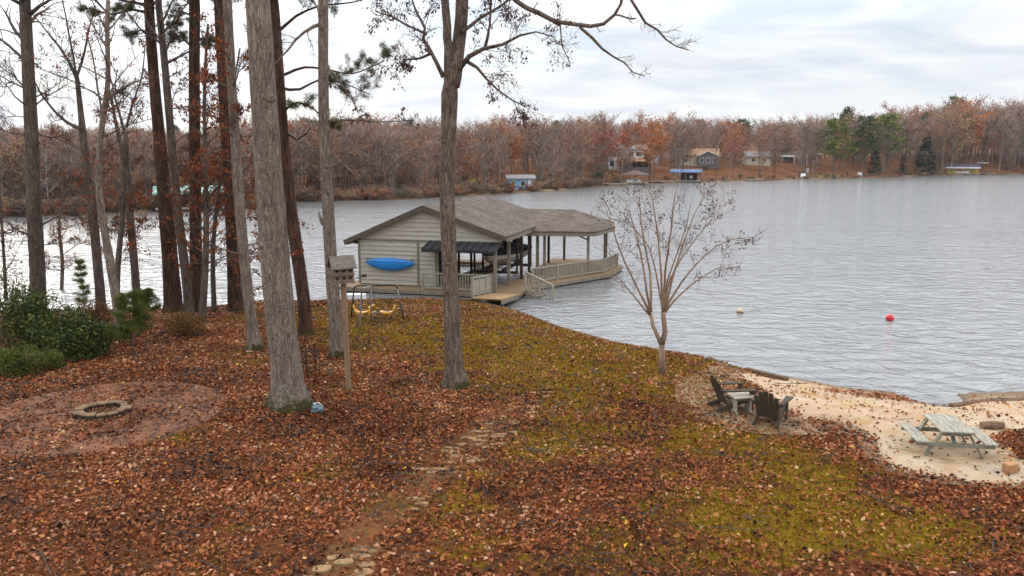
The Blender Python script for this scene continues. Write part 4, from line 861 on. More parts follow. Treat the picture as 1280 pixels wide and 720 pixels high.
# ------------------------------------------------------------------ Adirondack chairs, side table, picnic table
def adirondack(loc, rz, label):
    """faces +x"""
    t = empty('garden_chair', loc, rz, label, 'chair', 'slatted wooden chairs on the beach'); wd = M['chair_wood']
    for y in (-.27,.27):
        MB().beam((.42,y,.36),(-.52,y,.04),.035,.13).build('rear_leg', wd, t); MB().box(.36,.47,y*1.12-.02,y*1.12+.02,0,.56).build('front_leg', wd, t, bevel=.006)
        m = MB(); yy = y*1.25; m.add([(.52,yy-.09,.56),(.52,yy+.09,.56),(.3,yy+.085,.565),(-.36,yy+.05,.585),(-.36,yy-.05,.585),(.3,yy-.085,.565)]+[(.52,yy-.09,.59),(.52,yy+.09,.59),(.3,yy+.085,.595),(-.36,yy+.05,.615),(-.36,yy-.05,.615),(.3,yy-.085,.595)], [(5,4,3,2,1,0),(6,7,8,9,10,11)]+[(i,(i+1)%6,(i+1)%6+6,i+6) for i in range(6)]); m.build('armrest', wd, t)
    m = MB()
    for k in range(6): x0 = .44-k*.115; z0 = .375-k*.034; m.box(x0-.1, x0, -.29, .29, z0-.012, z0+.012)
    m.build('seat', wd, t)
    m = MB()
    for k, (yo, ln) in enumerate(((-.25,.62),(-.125,.75),(0,.79),(.125,.75),(.25,.62))):
        a = Vector((-.22, yo*.86, .20)); b = a+Vector((-.42*ln, yo*.10, .93*ln)); m.beam(a, b, .106, .022, (1,0,.4))
    m.build('backrest', wd, t, bevel=.006); MB().beam((-.365,-.33,.57),(-.365,.33,.57),.04,.07).build('back_rail', wd, t); MB().box(.455,.475,-.3,.3,.28,.37).build('front_apron', wd, t)
    return t
c1 = G(913, 511); adirondack(c1, R(12), 'dark wooden chair in profile on the brick paving, turned towards the lake')
c2 = G(962, 528); adirondack(c2, R(58), 'dark wooden chair showing its fan of back slats, beside the pale side table')
c3 = G(926, 515); t = empty('side_table', c3, R(10), 'small pale grey wooden table between the two dark chairs', 'table')
MB().box(-.30,.30,-.24,.24,.42,.455).build('tabletop', M['side_wood'], t, bevel=.006)
for x in (-.2,.2):
    MB().box(x-.03,x+.03,-.13,.13,.05,.419).build('leg', M['side_wood'], t); MB().box(x-.035,x+.035,-.22,.22,0,.05).build('foot', M['side_wood'], t)
MB().box(-.17,.17,-.02,.02,.3,.4).build('stretcher', M['side_wood'], t)
pc = G(1187, 569); t = empty('picnic_table', pc+Vector((.10,.35,0)), R(-9), 'weathered grey picnic table with two attached benches on the sand', 'table')
t.scale = (.85, 1, .95); HT, LT = .66, .62
m = MB()
for k in range(5): x = -.40+k*.161; m.box(x, x+.152, -LT, LT, HT-.04, HT)
m.build('tabletop', M['picnic'], t, bevel=.005)
for s in (-1,1):
    m = MB()
    for k in range(2): x = s*.82+(-.155 if k == 0 else .005); m.box(x, x+.15, -LT, LT, .36, .40)
    m.build('bench', M['picnic'], t, bevel=.005)
for y in (-LT+.16, LT-.16):
    for s in (-1,1): MB().beam((s*.30,y,HT-.045),(s*.70,y,0),.04,.11,(0,1,0)).build('leg', M['picnic_leg'], t)
    yb = y-.05 if y < 0 else y+.05
    MB().beam((-.95,yb,.305),(.95,yb,.305),.04,.10).build('bench_rail', M['picnic_leg'], t); MB().beam((-.36,yb,HT-.092),(.36,yb,HT-.092),.04,.09).build('table_rail', M['picnic_leg'], t)
    MB().beam((0,yb*.9,.34),(0,y*.15,HT-.06),.09,.04).build('brace', M['picnic_leg'], t)

# ------------------------------------------------------------------ boathouse
BR = R(15); bo = AT(531, 256, 43.0); BO = Vector((bo.x, bo.y, 0)); RW = bo.z          # below the front ridge end
bt = empty('boathouse', BO, -BR, 'tan sided boathouse with shingled roofs and railed decks standing in the lake', 'boathouse')
def LU(v): v = Vector(v)-BO; c, s = math.cos(BR), math.sin(BR); return Vector((v.x*c-v.y*s, v.x*s+v.y*c, v.z))   # world to boathouse
EW, EZ, EZR, HL = 4.62, 2.74, 3.16, 11.8                                                # half width, eave height, length
SL = (RW-EZ)/EW; SLR = (RW-EZR)/EW
DK = .28
# enclosed room: lap siding in rows
def lap(mb, u0f, u1f, z0, z1, v, st=.235):
    z = z0
    while z < z1-.02:
        zt = min(z+st, z1); a0, a1 = u0f(z), u1f(z); b0, b1 = u0f(zt), u1f(zt)
        if a1-a0 > .06: mb.add([(a0,v-.05,z),(a1,v-.05,z),(b1,v-.004,zt),(b0,v-.004,zt),(a0,v+.02,z),(a1,v+.02,z)], [(0,1,2,3),(4,5,1,0)])
        z = zt
WL, WR, RMX = -3.92, .62, 2.4
zu = lambda z: EZ+.12+(EW-abs(z))*SL
m = MB(); lap(m, lambda z: WL, lambda z: WR, DK+.05, 2.74, 0); m.box(WL, WR, .021, RMX, DK+.01, 2.72); m.build('wall', M['siding'], bt)
m = MB(); lap(m, lambda z: -(EW-(z-EZ)/SL)+.12, lambda z: min(4.3, (EW-(z-EZR)/SLR)-.12), 2.83, RW-.12, -.01)
m.add([(-EW+.25,.012,2.75),(EW-.3,.012,2.75),(EW-.3,.012,EZR-.05),(0,.012,RW-.1),(-EW+.25,.12,2.75),(EW-.3,.12,2.75),(EW-.3,.12,EZR-.05),(0,.12,RW-.1)], [(0,1,2,3),(4,7,6,5),(0,4,5,1)]); m.build('gable', M['siding'], bt)
MB().box(-4.2, 4.3, -.055, -.012, 2.73, 2.84).build('trim_board', M['trim'], bt)
for u in (-3.90, -.42, .60): MB().box(u-.06, u+.06, -.06, -.032, DK+.05, 2.729).build('corner_board', M['trim'], bt)
# main roof
m = MB()
for s in (-1, 1):
    ee = EZ if s < 0 else EZR; q = [(s*EW,-.32,ee),(0,-.32,RW),(0,HL,RW),(s*EW,HL,ee)]; m.slab(q if s < 0 else q[::-1], .10)
m.build('roof', M['shingle_main'], bt)
for s in (-1, 1): MB().beam((s*(EW+.03),-.35,(EZ if s < 0 else EZR)-.13),(0,-.35,RW-.13),.05,.24,(0,1,0) if 0 else (0,0,1)).build('rake_board', M['fascia'], bt)
for s in (-1, 1): MB().box(s*EW-.03, s*EW+.03, -.30, HL if s < 0 else 5.2, (EZ if s < 0 else EZR)-.28, (EZ if s < 0 else EZR)-.105).build('eave_board', M['trim'], bt)
# porch roof over the deck
rz_, ez2 = 3.95, 2.93
A_, B_, C_, D_, E_ = (3.6,5.4,ez2),(8.25,6.1,ez2),(8.9,9.9,ez2),(8.3,13.6,ez2),(3.6,13.8,ez2); R1, R2 = (1.7,9.8,rz_+.02),(6.3,9.8,rz_)
m = MB()
for q in ([A_,B_,R2,R1],[B_,C_,R2],[C_,D_,R2],[D_,E_,R1,R2]): m.slab(q, .09)
m.build('porch_roof', M['shingle_porch'], bt)
e5 = [Vector(q) for q in (A_,B_,C_,D_,E_)]; cc = Vector((6.3,9.8,ez2))
for a, b in zip(e5[:-1], e5[1:]):
    a2 = a.lerp(cc,.012); b2 = b.lerp(cc,.012); MB().beam(a2-Vector((0,0,.20)), b2-Vector((0,0,.20)), .05, .20).build('porch_fascia', M['trim'], bt)
MB().prism([(4.7,5.9),(7.9,6.4),(8.5,9.9),(7.95,13.2),(4.6,13.4)], ez2-.16, ez2-.11).build('porch_ceiling', M['trim'], bt)
# black metal awning
aw = MB().slab([(.28,-1.35,2.50),(4.32,-1.35,2.50),(4.32,-.07,2.80),(.28,-.07,2.80)], .05).build('awning', M['awning'], bt)
for k in range(10): u = .33+k*.438; MB().beam((u,-1.36,2.525),(u,-.08,2.825),.04,.05).build('seam', M['awning'], aw)
MB().box(.28,4.32,-1.37,-1.355,2.36,2.51).build('awning_valance', M['awning'], aw)
# decks
def decking(name, poly, mat=None, top=DK, th=.16): return MB().prism(poly, top-th, top).build(name, mat or M['deck'], bt, bevel=.01)
decking('front_deck', [(-4.6,-1.15),(5.55,-1.15),(5.55,1.6),(-4.6,1.6)])
decking('side_deck', [(-4.6,1.605),(1.15,1.605),(1.15,2.6),(-3.3,2.6),(-3.3,11.6),(-4.6,11.6)])
decking('finger_deck', [(.35,2.605),(1.15,2.605),(1.15,11.6),(.35,11.6)])
decking('back_deck', [(-3.295,10.4),(.345,10.4),(.345,11.6),(-3.295,11.6)])
GD = [(4.05,1.605),(5.55,1.605),(6.15,2.6),(8.95,7.4),(9.25,11.0),(8.2,13.9),(4.05,13.9)]
decking('porch_deck', GD)
fb = MB(); fb.box(-4.62,5.57,-1.20,-1.152,DK-.22,DK-.02); fb.build('fascia', M['post'], bt)
pf = [Vector((p[0],p[1],DK-.17)) for p in GD[1:6]]
for a, b in zip(pf[:-1], pf[1:]):
    d_ = (b-a).normalized(); nn = Vector((d_.y,-d_.x,0))*.03; MB().beam(a+nn+Vector((0,0,.06)), b+nn+Vector((0,0,.06)), .05, .18).build('fascia', M['post'], bt)
for u, v in [(-4.3,-.9),(-1.5,-.9),(1.6,-.9),(4.4,-.9),(5.3,.6),(6.2,3.3),(7.5,5.5),(8.7,7.6),(9.0,10.8),(8.1,13.5),(-4.3,6),(-4.3,11.2),(.75,7),(.75,11.2),(4.4,8),(4.4,13)]:
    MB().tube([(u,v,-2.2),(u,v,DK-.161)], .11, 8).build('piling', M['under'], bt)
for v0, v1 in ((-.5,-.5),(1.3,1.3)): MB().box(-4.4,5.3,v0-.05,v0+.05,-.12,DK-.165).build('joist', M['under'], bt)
# posts
def post(u, v, z1, mat='post', w_=.075, z0=DK): MB().box(u-w_,u+w_,v-w_,v+w_,z0,z1).build('post', M[mat], bt)
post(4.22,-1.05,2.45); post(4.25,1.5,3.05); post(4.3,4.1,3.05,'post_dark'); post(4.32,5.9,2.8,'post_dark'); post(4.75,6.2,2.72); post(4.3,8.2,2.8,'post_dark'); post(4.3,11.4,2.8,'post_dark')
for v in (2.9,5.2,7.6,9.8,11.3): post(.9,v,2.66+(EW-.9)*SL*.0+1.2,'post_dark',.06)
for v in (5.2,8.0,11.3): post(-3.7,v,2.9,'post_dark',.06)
for u, v in ((5.2,6.15),(7.75,6.65),(8.35,9.9),(7.8,13.1),(5.0,13.2)): post(u, v, 2.765)
MB().beam((7.75,6.68,2.68),(8.35,9.8,2.68),.10,.16).build('porch_beam', M['trim'], bt)
MB().beam((6.9,6.52,2.74),(7.72,6.66,2.37),.06,.09).build('knee_brace', M['trim'], bt)
MB().box(.55,.66,2.3,2.42,DK,2.7).build('door_frame', M['post_dark'], bt); MB().box(.635,.66,.3,1.5,DK+.01,2.4).build('door', M['dark'], bt)
m = MB()
for v in (.2,4.0,8.0,11.6): m = MB().box(-4.3,4.3,v-.05,v+.05,2.5,2.66); m.build('tie_beam', M['post_dark'], bt)
# railings: posts, rails and balusters
def railing(a, b, h=.95, step=.145, posts=2, name='railing', mat='rail', z0=None, solid=False):
    a = Vector((*a[:2], a[2] if len(a) > 2 else DK)); b = Vector((*b[:2], b[2] if len(b) > 2 else DK)); ln = (b-a).length
    up_ = Vector((0,0,h)); r_ = MB().beam(a+up_, b+up_, .12, .05).build(name, M[mat], bt)
    MB().beam(a+Vector((0,0,.13)), b+Vector((0,0,.13)), .05, .07).build('bottom_rail', M[mat], r_)
    for k in range(posts+1): p = a.lerp(b, k/posts); MB().box(p.x-.055,p.x+.055,p.y-.055,p.y+.055,p.z,p.z+h-.03).build('rail_post', M[mat], r_)
    n = int(ln/step); d_ = (b-a).normalized()
    if solid:
        MB().beam(a+Vector((0,0,.52)), b+Vector((0,0,.52)), .03, .62).build('rail_panel', M[mat], r_)
    else:
        first = None
        for k in range(1, n):
            p = a.lerp(b, k/n)
            MB().beam(p+Vector((0,0,.165)), p+Vector((0,0,h-.028)), .04, .04, (d_.x,d_.y,0)).build('baluster', M[mat], r_)
    return r_
railing((.2,-1.05),(3.95,-1.05), .92)
railing((5.35,2.5),(8.55,7.75), .84, .14, 3); railing((8.6,7.85),(8.95,10.9), .84, .14, 2)
# gangway from the bank with a rail each side of its foot, and the sloping rail of the water stair
g0 = LU(AT(585,374,38.0)); zr = .52; gl = Vector((4.02,-4.25,zr)); gr_ = Vector((5.5,-4.25,zr))
m = MB(); m.slab([(3.98,-4.35,.60),(5.5,-4.35,.60),(5.5,-1.21,DK+.03),(3.98,-1.21,DK+.03)], .07); m.build('gangway', M['ramp'], bt, bevel=.008)
for u in (3.96,5.46): MB().beam((u+.02,-4.33,.43),(u+.02,-1.22,.16),.06,.2).build('gangway_beam', M['post'], bt)
railing((4.03,-4.28,.60),(4.03,-1.25,DK+.03), .95, .15, 3, solid=True)
a = Vector((5.62,-.2,DK)); b = Vector((7.25,-.85,-.25))
railing((5.62,-.15,DK+.08),(7.2,-.75,-.16), .95, .19, 2, 'stair_railing')
MB().beam((5.6,-.25,.30),(7.15,-.85,-.55),.05,.22).build('stair_stringer', M['post'], bt); MB().beam((5.9,.75,.30),(7.4,.15,-.55),.05,.22).build('stair_stringer', M['post'], bt)
for k in range(4):
    q = k/4+.1; p = Vector((5.6,-.2,.36)).lerp(Vector((7.15,-.8,-.45)), q); MB().beam(p, p+Vector((.28,.9,0)), .26, .045).build('stair_tread', M['deck'], bt)
# white boarding ladder at the dock's far corner
lw_ = LU(AT(441,360,42.6)); t = empty('boarding_ladder', BO+Vector((0,0,0)), -BR, 'white bent pole boarding ladder at the corner of the boathouse deck', 'ladder')
for dy in (0,.4): MB().tube(crv([(-4.75,-.9+dy,-.6),(-4.75,-.9+dy,.5),(-4.7,-.9+dy,1.15),(-4.5,-.9+dy,1.25),(-4.42,-.9+dy,DK)], 4), .025, 6).build('rail', M['white'], t)
for z in (-.3,.0,.3): MB().tube([(-4.75,-.9,z),(-4.75,-.5,z)], .022, 6).build('rung', M['white'], t)
o = MB().loft([[(x,-b,.32),(x,-b*.8,.02),(x,b*.8,.02),(x,b,.32)] for x, b in ((-.5,.16),(-.25,.25),(.3,.25),(.6,.1))]).build('float', M['white']); o.location = BO; 
fl = AT(443,371,40.5); o.location = (fl.x, fl.y, -.02); o.rotation_euler = (0,0,.1); tag(o, 'low white plastic float moored at the bank by the boathouse corner', 'float')

# kayak on the siding
kt = empty('kayak', bo, -BR, 'bright blue kayak hung on the tan siding of the boathouse', 'kayak'); k0 = LU(AT(458,325.5,43.9)); k1 = LU(AT(518,325.5,42.8)); kl = k1.x-k0.x; kz = k0.z
rings = []
for i in range(25):
    s = i/24; q = max(0, 1-abs(2*s-1)**2.1); hb = .36*q**.8+.012; dp = .34*q**.6+.015; rise = .05*abs(2*s-1)**2.5; c_ = []
    for k in range(14):
        a = 2*math.pi*k/14; zz_ = math.sin(a)*hb; yy_ = -math.cos(a)*dp*.5
        c_.append((k0.x+kl*s, -.20+yy_-.0, kz-.07+zz_*(1.15 if zz_ < 0 else .75)+rise))
    rings.append(c_)
kh = MB().loft(rings).build('hull', M['kayak'], kt, True)
kh.location = -Vector((0,0,bo.z)); 
for z_, n_ in ((.02,'rub_strip'),):
    P = []
    for i in range(3,22): s = i/24; q = max(0, 1-abs(2*s-1)**2.1); P.append((k0.x+kl*s, -.20-(.30*q**.6+.015)*.5-.002, kz-.07+.05*abs(2*s-1)**2.5+.06))
    x_ = MB().tube(P, .014, 5).build(n_, M['kayak_dark'], kt); x_.location = -Vector((0,0,bo.z))
for s in (.06,.94):
    x_ = MB().tube([(k0.x+kl*s,-.03,kz+.16),(k0.x+kl*s,-.30,kz+.16),(k0.x+kl*s,-.34,kz+.02)], .02, 5).build('wall_hook', M['dark'], bt)

# covered motor boat on a lift in the slip
mt = empty('motor_boat', BO+Vector((0,0,0)), -BR, 'brown motor boat under a black canvas cover on the lift inside the boathouse', 'boat')
def bx_(v): 
    s = (v-3.2)/6.0; return max(.06, 1.12*min(1, (s*2.2+.04))**.62) if s < .5 else 1.12
rings, cov = [], []
for v in np.linspace(3.2, 9.2, 15):
    b_ = bx_(v); s = (v-3.2)/6.0; kz_ = .78+.55*(1-s)**4; g_ = 1.62+.16*(1-s)**2
    rings.append([(2.55-b_,v,g_),(2.55-b_*.93,v,(g_+kz_)*.5),(2.55-b_*.6,v,kz_+.12),(2.55,v,kz_),(2.55+b_*.6,v,kz_+.12),(2.55+b_*.93,v,(g_+kz_)*.5),(2.55+b_,v,g_)])
    pk_ = .08+.5*math.exp(-((s-.5)/.22)**2)+.10; cov.append([(2.55-b_*1.03,v,g_-.12),(2.55-b_*1.02,v,g_+.02),(2.55-b_*.55,v,g_+pk_*.75),(2.55,v,g_+pk_),(2.55+b_*.55,v,g_+pk_*.75),(2.55+b_*1.02,v,g_+.02),(2.55+b_*1.03,v,g_-.12)])
MB().loft(rings).build('hull', M['hull'], mt, True); MB().loft(cov).build('cover', M['canvas'], mt, True)
m = MB()
for s_ in (-1,1): m.tube([(2.55+s_*(bx_(v)*.97+.015), v, 1.38+.1*(1-(v-3.2)/6)**2) for v in np.linspace(3.5,9.1,12)], .035, 5)
m.build('rub_rail', M['hull_strip'], mt)
mo = MB().loft([[(2.35,y,z0),(2.75,y,z0),(2.75,y,z1),(2.35,y,z1)] for y, z0, z1 in ((9.2,.9,1.5),(9.4,.5,2.0),(9.75,.5,2.0),(9.85,.8,1.7))]).build('outboard_motor', M['dark'], mt)
lt = empty('boat_lift', BO+Vector((0,0,0)), -BR, 'steel boat lift with bunks under the covered motor boat', 'boat lift')
for v in (4.6,8.0): MB().box(1.25,3.95,v-.07,v+.07,.48,.62).build('cross_beam', M['post_dark'], lt)
for u in (1.95,3.15): MB().box(u-.08,u+.08,4.2,8.6,.625,.80).build('bunk', M['post_dark'], lt)
for u in (1.3,3.9):
    for v in (4.6,8.0): MB().box(u-.05,u+.05,v-.05,v+.05,.625,2.5).build('lift_cable_post', M['post_dark'], lt)

# ------------------------------------------------------------------ foreground trees
def catmull(P, st):
    P = [Vector(p) for p in P]; o_ = []
    for i in range(len(P)-1):
        n = max(1, int((P[i+1]-P[i]).length/st)); p0 = P[max(i-1,0)]; p1 = P[i]; p2 = P[i+1]; p3_ = P[min(i+2,len(P)-1)]
        for k in range(n):
            t_ = k/n; o_.append((.5*((2*p1)+(p2-p0)*t_+(2*p0-5*p1+4*p2-p3_)*t_*t_+(3*p1-p0-3*p2+p3_)*t_**3), i+t_))
    o_.append((P[-1], len(P)-1)); return o_
def limb(mb, P, rad, n, st=.5, wob=.05, g=rng, jit=.0):
    q = catmull(P, st); pts = []; rr_ = []
    for p, u in q:
        i = min(int(u), len(P)-2); f = u-i; pts.append(p+Vector((g.uniform(-jit,jit), g.uniform(-jit,jit), g.uniform(-jit,jit)))); rr_.append(rad[i]*(1-f)+rad[i+1]*f)
    mb.tube(pts, rr_, n, True, wob, g); return pts
def along(P, t):
    x_ = t*(len(P)-1); i = min(int(x_), len(P)-2); f = x_-i; return P[i].lerp(P[i+1], f), (P[i+1]-P[i]).normalized()
def sprout(mb, P, r, ln, n, lev, g, tips, t0=.2, upb=.2, droop=0):
    for i in range(n):
        t_ = g.uniform(t0, 1.0); p, tg = along(P, t_); v_ = Vector((g.gauss(0,1), g.gauss(0,1), g.gauss(0,1))); v_ -= tg*v_.dot(tg); v_.normalize()
        d = (tg*.75+v_*.85+Vector((0,0,upb))).normalized(); l_ = ln*g.uniform(.45,1.1); k = 5 if lev else 4; Q = [p]
        for s in range(k):
            d = (d+Vector((g.gauss(0,.16), g.gauss(0,.16), g.gauss(0,.13)-droop))).normalized(); Q.append(Q[-1]+d*l_/k)
        r0 = max(.0055, r*(1-.5*t_)); mb.tube(Q, [max(.0045, r0*(1-.8*s/k)) for s in range(k+1)], 5 if r0 > .03 else (4 if r0 > .012 else 3), False); tips.extend(Q[2:])
        if lev: sprout(mb, Q, r0*.5, l_*.55, max(2, int(n*.6)) if lev > 1 else g.randint(3,5), lev-1, g, tips, .25, upb, droop)
def trunk_px(mb, base, pts, H, n=18, flare=.55, g=rng, vg=0):
    """trunk up the photographed centre line at one distance, carried on above to height H"""
    Y = base.y; P = []; rd = []
    for px, py, wd in pts:
        p = AT(px, py, Y); P.append(p); rd.append(wd/2*TT(px, py, Y)/F)
    P[0] = base-Vector((0,0,.12))
    d = (P[-1]-P[-2]).normalized(); d = (d+Vector((0,0,.8))).normalized(); ztop = base.z+H; r1 = rd[-1]; n_ = 4
    if ztop > P[-1].z+1:
        z0 = P[-1].z
        for k in range(1, n_+1): q = P[-1]+d*((ztop-z0)/n_)/max(d.z,.5)+Vector((g.uniform(-.15,.15), g.uniform(-.2,.2), 0)); P.append(q); rd.append(max(.02, r1*(1-.85*k/n_)))
    q = catmull(P, .35); C_ = []; RR = []
    for p, u in q:
        i = min(int(u), len(P)-2); f = u-i; h = max(0, p.z-base.z); C_.append(p); RR.append((rd[i]*(1-f)+rd[i+1]*f)*(1+flare*math.exp(-h/.22)))
    # rings with root lobes at the foot
    o = len(mb.v); ph = g.uniform(0,6.28); nl = g.randint(4,6)
    for i, (p, r_) in enumerate(zip(C_, RR)):
        h = max(0, p.z-base.z); t_ = (C_[min(i+1,len(C_)-1)]-C_[max(i-1,0)]).normalized(); x_ = Vector((1,0,0)); x_ = (x_-t_*x_.dot(t_)).normalized(); y_ = t_.cross(x_)
        for k in range(n):
            a = 2*math.pi*k/n; lob = 1+.30*flare*math.exp(-h/.28)*math.cos(nl*a+ph)+g.uniform(-.03,.03); mb.v.append(tuple(p+x_*(math.cos(a)*r_*lob)+y_*(math.sin(a)*r_*lob)))
        if i:
            b = o+(i-1)*n
            for k in range(n): mb.f.append((b+k, b+(k+1)%n, b+n+(k+1)%n, b+n+k))
    m_ = o+(len(C_)-1)*n; mb.f.append(tuple(m_+k for k in range(n)))
    return C_, RR
def limb_px(mb, base, pts, g, depth=0, n=8, bend=.12):
    """a limb along a photographed line; drifts in depth by depth metres over its length"""
    P = []; rd = []
    for i, (px, py, wd) in enumerate(pts):
        Y = base.y+depth*i/max(1, len(pts)-1); P.append(AT(px, py, Y)+Vector((0, g.uniform(-bend,bend) if i else 0, 0))); rd.append(max(.006, wd/2*TT(px, py, Y)/F))
    return limb(mb, P, rd, n, .3, .05, g, .012)
def needles(P, g, n=15, ln=.2, w_=.0065):
    P = np.asarray([tuple(p) for p in P]); rs = np.random.RandomState(g.randint(0, 9999)); N = len(P)*n; c_ = np.repeat(P, n, 0)+rs.normal(0,.035,(N,3)); d = rs.normal(size=(N,3)); d[:,2] += .35; d /= np.linalg.norm(d,axis=1)[:,None]
    s = np.cross(d, rs.normal(size=(N,3))); s /= np.linalg.norm(s,axis=1)[:,None]; l_ = (ln*rs.uniform(.7,1.2,N))[:,None]
    V = np.stack([c_-s*w_, c_+s*w_, c_+d*l_], 1).reshape(-1,3); r_ = np.repeat(np.repeat(rs.rand(len(P)), n)*.7+rs.rand(N)*.3, 3); return V, r_
FG = 'tall trees in the yard by the lake'
def tree(name, label, bpx, pts, H, bk, seed, limbs=(), upper=None, tw=(.9, 8, 1), leaves=None, lsize=.10, lfrac=.25, flare=.5, n=16, pine=None, grow=True, twmat='twig', auto=None, knots=0):
    g = random.Random(seed); base = G(*bpx); t = empty(name, base, 0, label, 'tree', FG); tm, bm = MB(), MB(); tips = []; ptips = []
    C_, RR = trunk_px(tm, base, pts, H, n, flare, g)
    for L_ in limbs:
        opt = L_[1] if isinstance(L_[1], dict) else {}; lp = L_[0]
        P = limb_px(tm, base, lp, g, opt.get('depth', g.uniform(-1.2,1.2)), opt.get('n', 8)); r_ = max(.008, lp[-1][2]/2*TT(lp[-1][0], lp[-1][1], base.y)/F)
        tt_ = ptips if opt.get('pine') else ([] if opt.get('bare') else tips)
        sprout(bm, P, max(.008, r_*1.1), opt.get('len', tw[0]), opt.get('k', tw[1]), opt.get('lev', tw[2]), g, tt_, opt.get('t0', .2), opt.get('up', .15), opt.get('droop', 0))
    for i in range(knots):          # branch stubs and burls on the bole
        k = g.randint(4, min(len(C_)-2, 22)); a = g.uniform(3.4, 6.0); d = Vector((math.cos(a), math.sin(a), g.uniform(-.1,.5))).normalized(); s_ = RR[k]; q = g.uniform(.22,.4)*s_
        tm.tube([C_[k]+d*s_*.75, C_[k]+d*s_*1.0, C_[k]+d*(s_*1.08+q*g.uniform(.1,.5))], [q*1.5, q*1.15, q*.6], 9, True, .12, g)
    if auto:          # side branches along the photographed trunk: count, length, lowest height, highest height
        for i in range(auto[0]):
            z_ = base.z+g.uniform(auto[2], auto[3]); k = min(range(len(C_)), key=lambda j: abs(C_[j].z-z_)); a = g.uniform(0, 6.28); d = Vector((math.cos(a), math.sin(a), g.uniform(.15,.9))).normalized(); p = C_[k]; P = [p]; l_ = auto[1]*g.uniform(.5,1.15)
            for s in range(5): d = (d+Vector((g.gauss(0,.14), g.gauss(0,.14), g.gauss(0,.12)))).normalized(); P.append(P[-1]+d*l_/5)
            r0 = min(RR[k]*.42, .012+l_*.012); tm.tube(P, [r0*(1-.75*s/5) for s in range(6)], 6, False)
            tt_ = ptips if (pine and z_ > base.z+pine) else tips
            sprout(bm, P, r0*.6, l_*.5, tw[1], tw[2], g, tt_, .25, .2)
    if grow:          # the crown above
        zz_ = max(p.z for p in C_); 
        for i in range(upper or 9):
            k = g.randint(int(len(C_)*.72), len(C_)-2); a = g.uniform(0, 6.28); d = Vector((math.cos(a), math.sin(a), g.uniform(.2,.9))).normalized(); P = [C_[k]]; l_ = g.uniform(1.6,3.4)*min(1, H/16)
            for s in range(5): d = (d+Vector((g.gauss(0,.14), g.gauss(0,.14), g.gauss(0,.1)+.03))).normalized(); P.append(P[-1]+d*l_/5)
            r0 = max(.015, RR[k]*.4); tm.tube(P, [r0*(1-.75*s/5) for s in range(6)], 6, False); sprout(bm, P, r0*.5, l_*.5, 6, 1, g, ptips if pine else tips, .2, .2)
    tm.build('trunk', M[bk], t, True, rel=True)
    if bm.v: bm.build('crown', M[twmat], t, rel=True)
    bl = tuple(base)
    if leaves and tips:
        P = []
        for p in tips:
            if g.random() < lfrac:
                for k in range(g.randint(1,4)): P.append((p.x+g.gauss(0,.06), p.y+g.gauss(0,.06), p.z-abs(g.gauss(0,.06))-.02))
        if P: leaf_mesh('leaves', P, lsize, M[leaves], t, 'droop', .55, bl, np.random.RandomState(seed), 1.0, .6)
    if ptips:
        V, r_ = needles(ptips, g); np_mesh('needles', V, 3, M['needle'], t, rnd=r_, base=bl)
    return t

tree('oak_tree', 'thick grey barked tree with mossy flared foot beside the patio', (363,508), [(363,508,44),(357,455,37.5),(347,360,36),(336,220,33.5),(329,110,31.5),(322,0,30)], 17, 'bark_grey', 1, knots=3, flare=.58, n=28, upper=10)
tree('oak_tree', 'forked grey brown oak standing before the boathouse, trunk splitting into two leaders', (570,484), [(570,484,24),(566,420,21),(562,330,19.5),(559,240,18.5),(561,160,19.5),(562,118,20.5),(564,92,14),(566,78,3)], 7.0, 'bark_oak', 2, knots=5, flare=.65, n=22, grow=False, tw=(.75,9,2), leaves='leaf_oak', lsize=.085, lfrac=.09, limbs=[
 (([(563,112,17),(560,60,11),(557,0,10),(553,-90,8),(548,-220,3)]), {'k':6,'len':1.0,'depth':-.3,'t0':.4}),
 (([(565,108,20),(573,55,17),(578,0,16),(584,-90,12),(590,-220,4)]), {'k':6,'len':1.1,'depth':.4,'t0':.4}),
 (([(555,97,6),(546,80,5),(537,62,4.5),(529,48,4),(531,35,3.4),(520,12,3),(512,-10,2)]), {'k':10,'len':.8}),
 (([(540,66,4),(525,72,3),(508,75,2.2),(495,86,1.4)]), {'k':10,'len':.65,'up':-.1}),
 (([(533,43,3.4),(510,33,2.6),(490,22,2),(470,14,1.4)]), {'k':10,'len':.7}),
 (([(570,92,7),(586,70,6),(604,62,5),(628,56,4),(650,44,3),(670,40,2),(694,46,1.2)]), {'k':13,'len':.85,'up':.1}),
 (([(606,61,4.5),(612,30,3.2),(614,0,2.6),(622,-30,2)]), {'k':10,'len':.7}),
 (([(582,76,5),(596,84,4),(608,98,3.2),(622,112,2.4),(640,125,1.8),(658,133,1.2)]), {'k':10,'len':.85,'up':-.05,'droop':.04}),
 (([(578,40,5),(600,22,4),(622,10,3),(645,-8,2)]), {'k':8,'len':.7}),
 (([(592,-60,8),(615,-40,7),(645,0,6.2),(672,17,6),(694,27,5.6),(715,30,5.2),(738,34,5),(755,30,4.4),(768,19,4),(776,5,3.6),(784,-20,3)]), {'k':10,'len':.45,'depth':-1.0,'n':8,'lev':1,'bare':1}),
 (([(724,34,4),(740,47,3.6),(752,62,3),(766,71,2.4),(780,78,2),(792,90,1.6),(806,95,1)]), {'k':9,'len':.35,'depth':-.2,'lev':1,'bare':1}),
 (([(782,-10,4),(796,10,3.6),(808,28,3.2),(822,38,2.8),(832,50,2.2),(846,58,1.6),(862,62,1)]), {'k':14,'len':.55,'depth':-.2,'lev':1,'bare':1}),
 (([(769,18,2.6),(782,22,2.2),(794,24,1.6)]), {'k':3,'len':.3,'lev':1,'bare':1}),
 (([(700,28,2),(702,55,1.4),(712,78,1)]), {'k':5,'len':.3,'lev':0,'bare':1}),
])
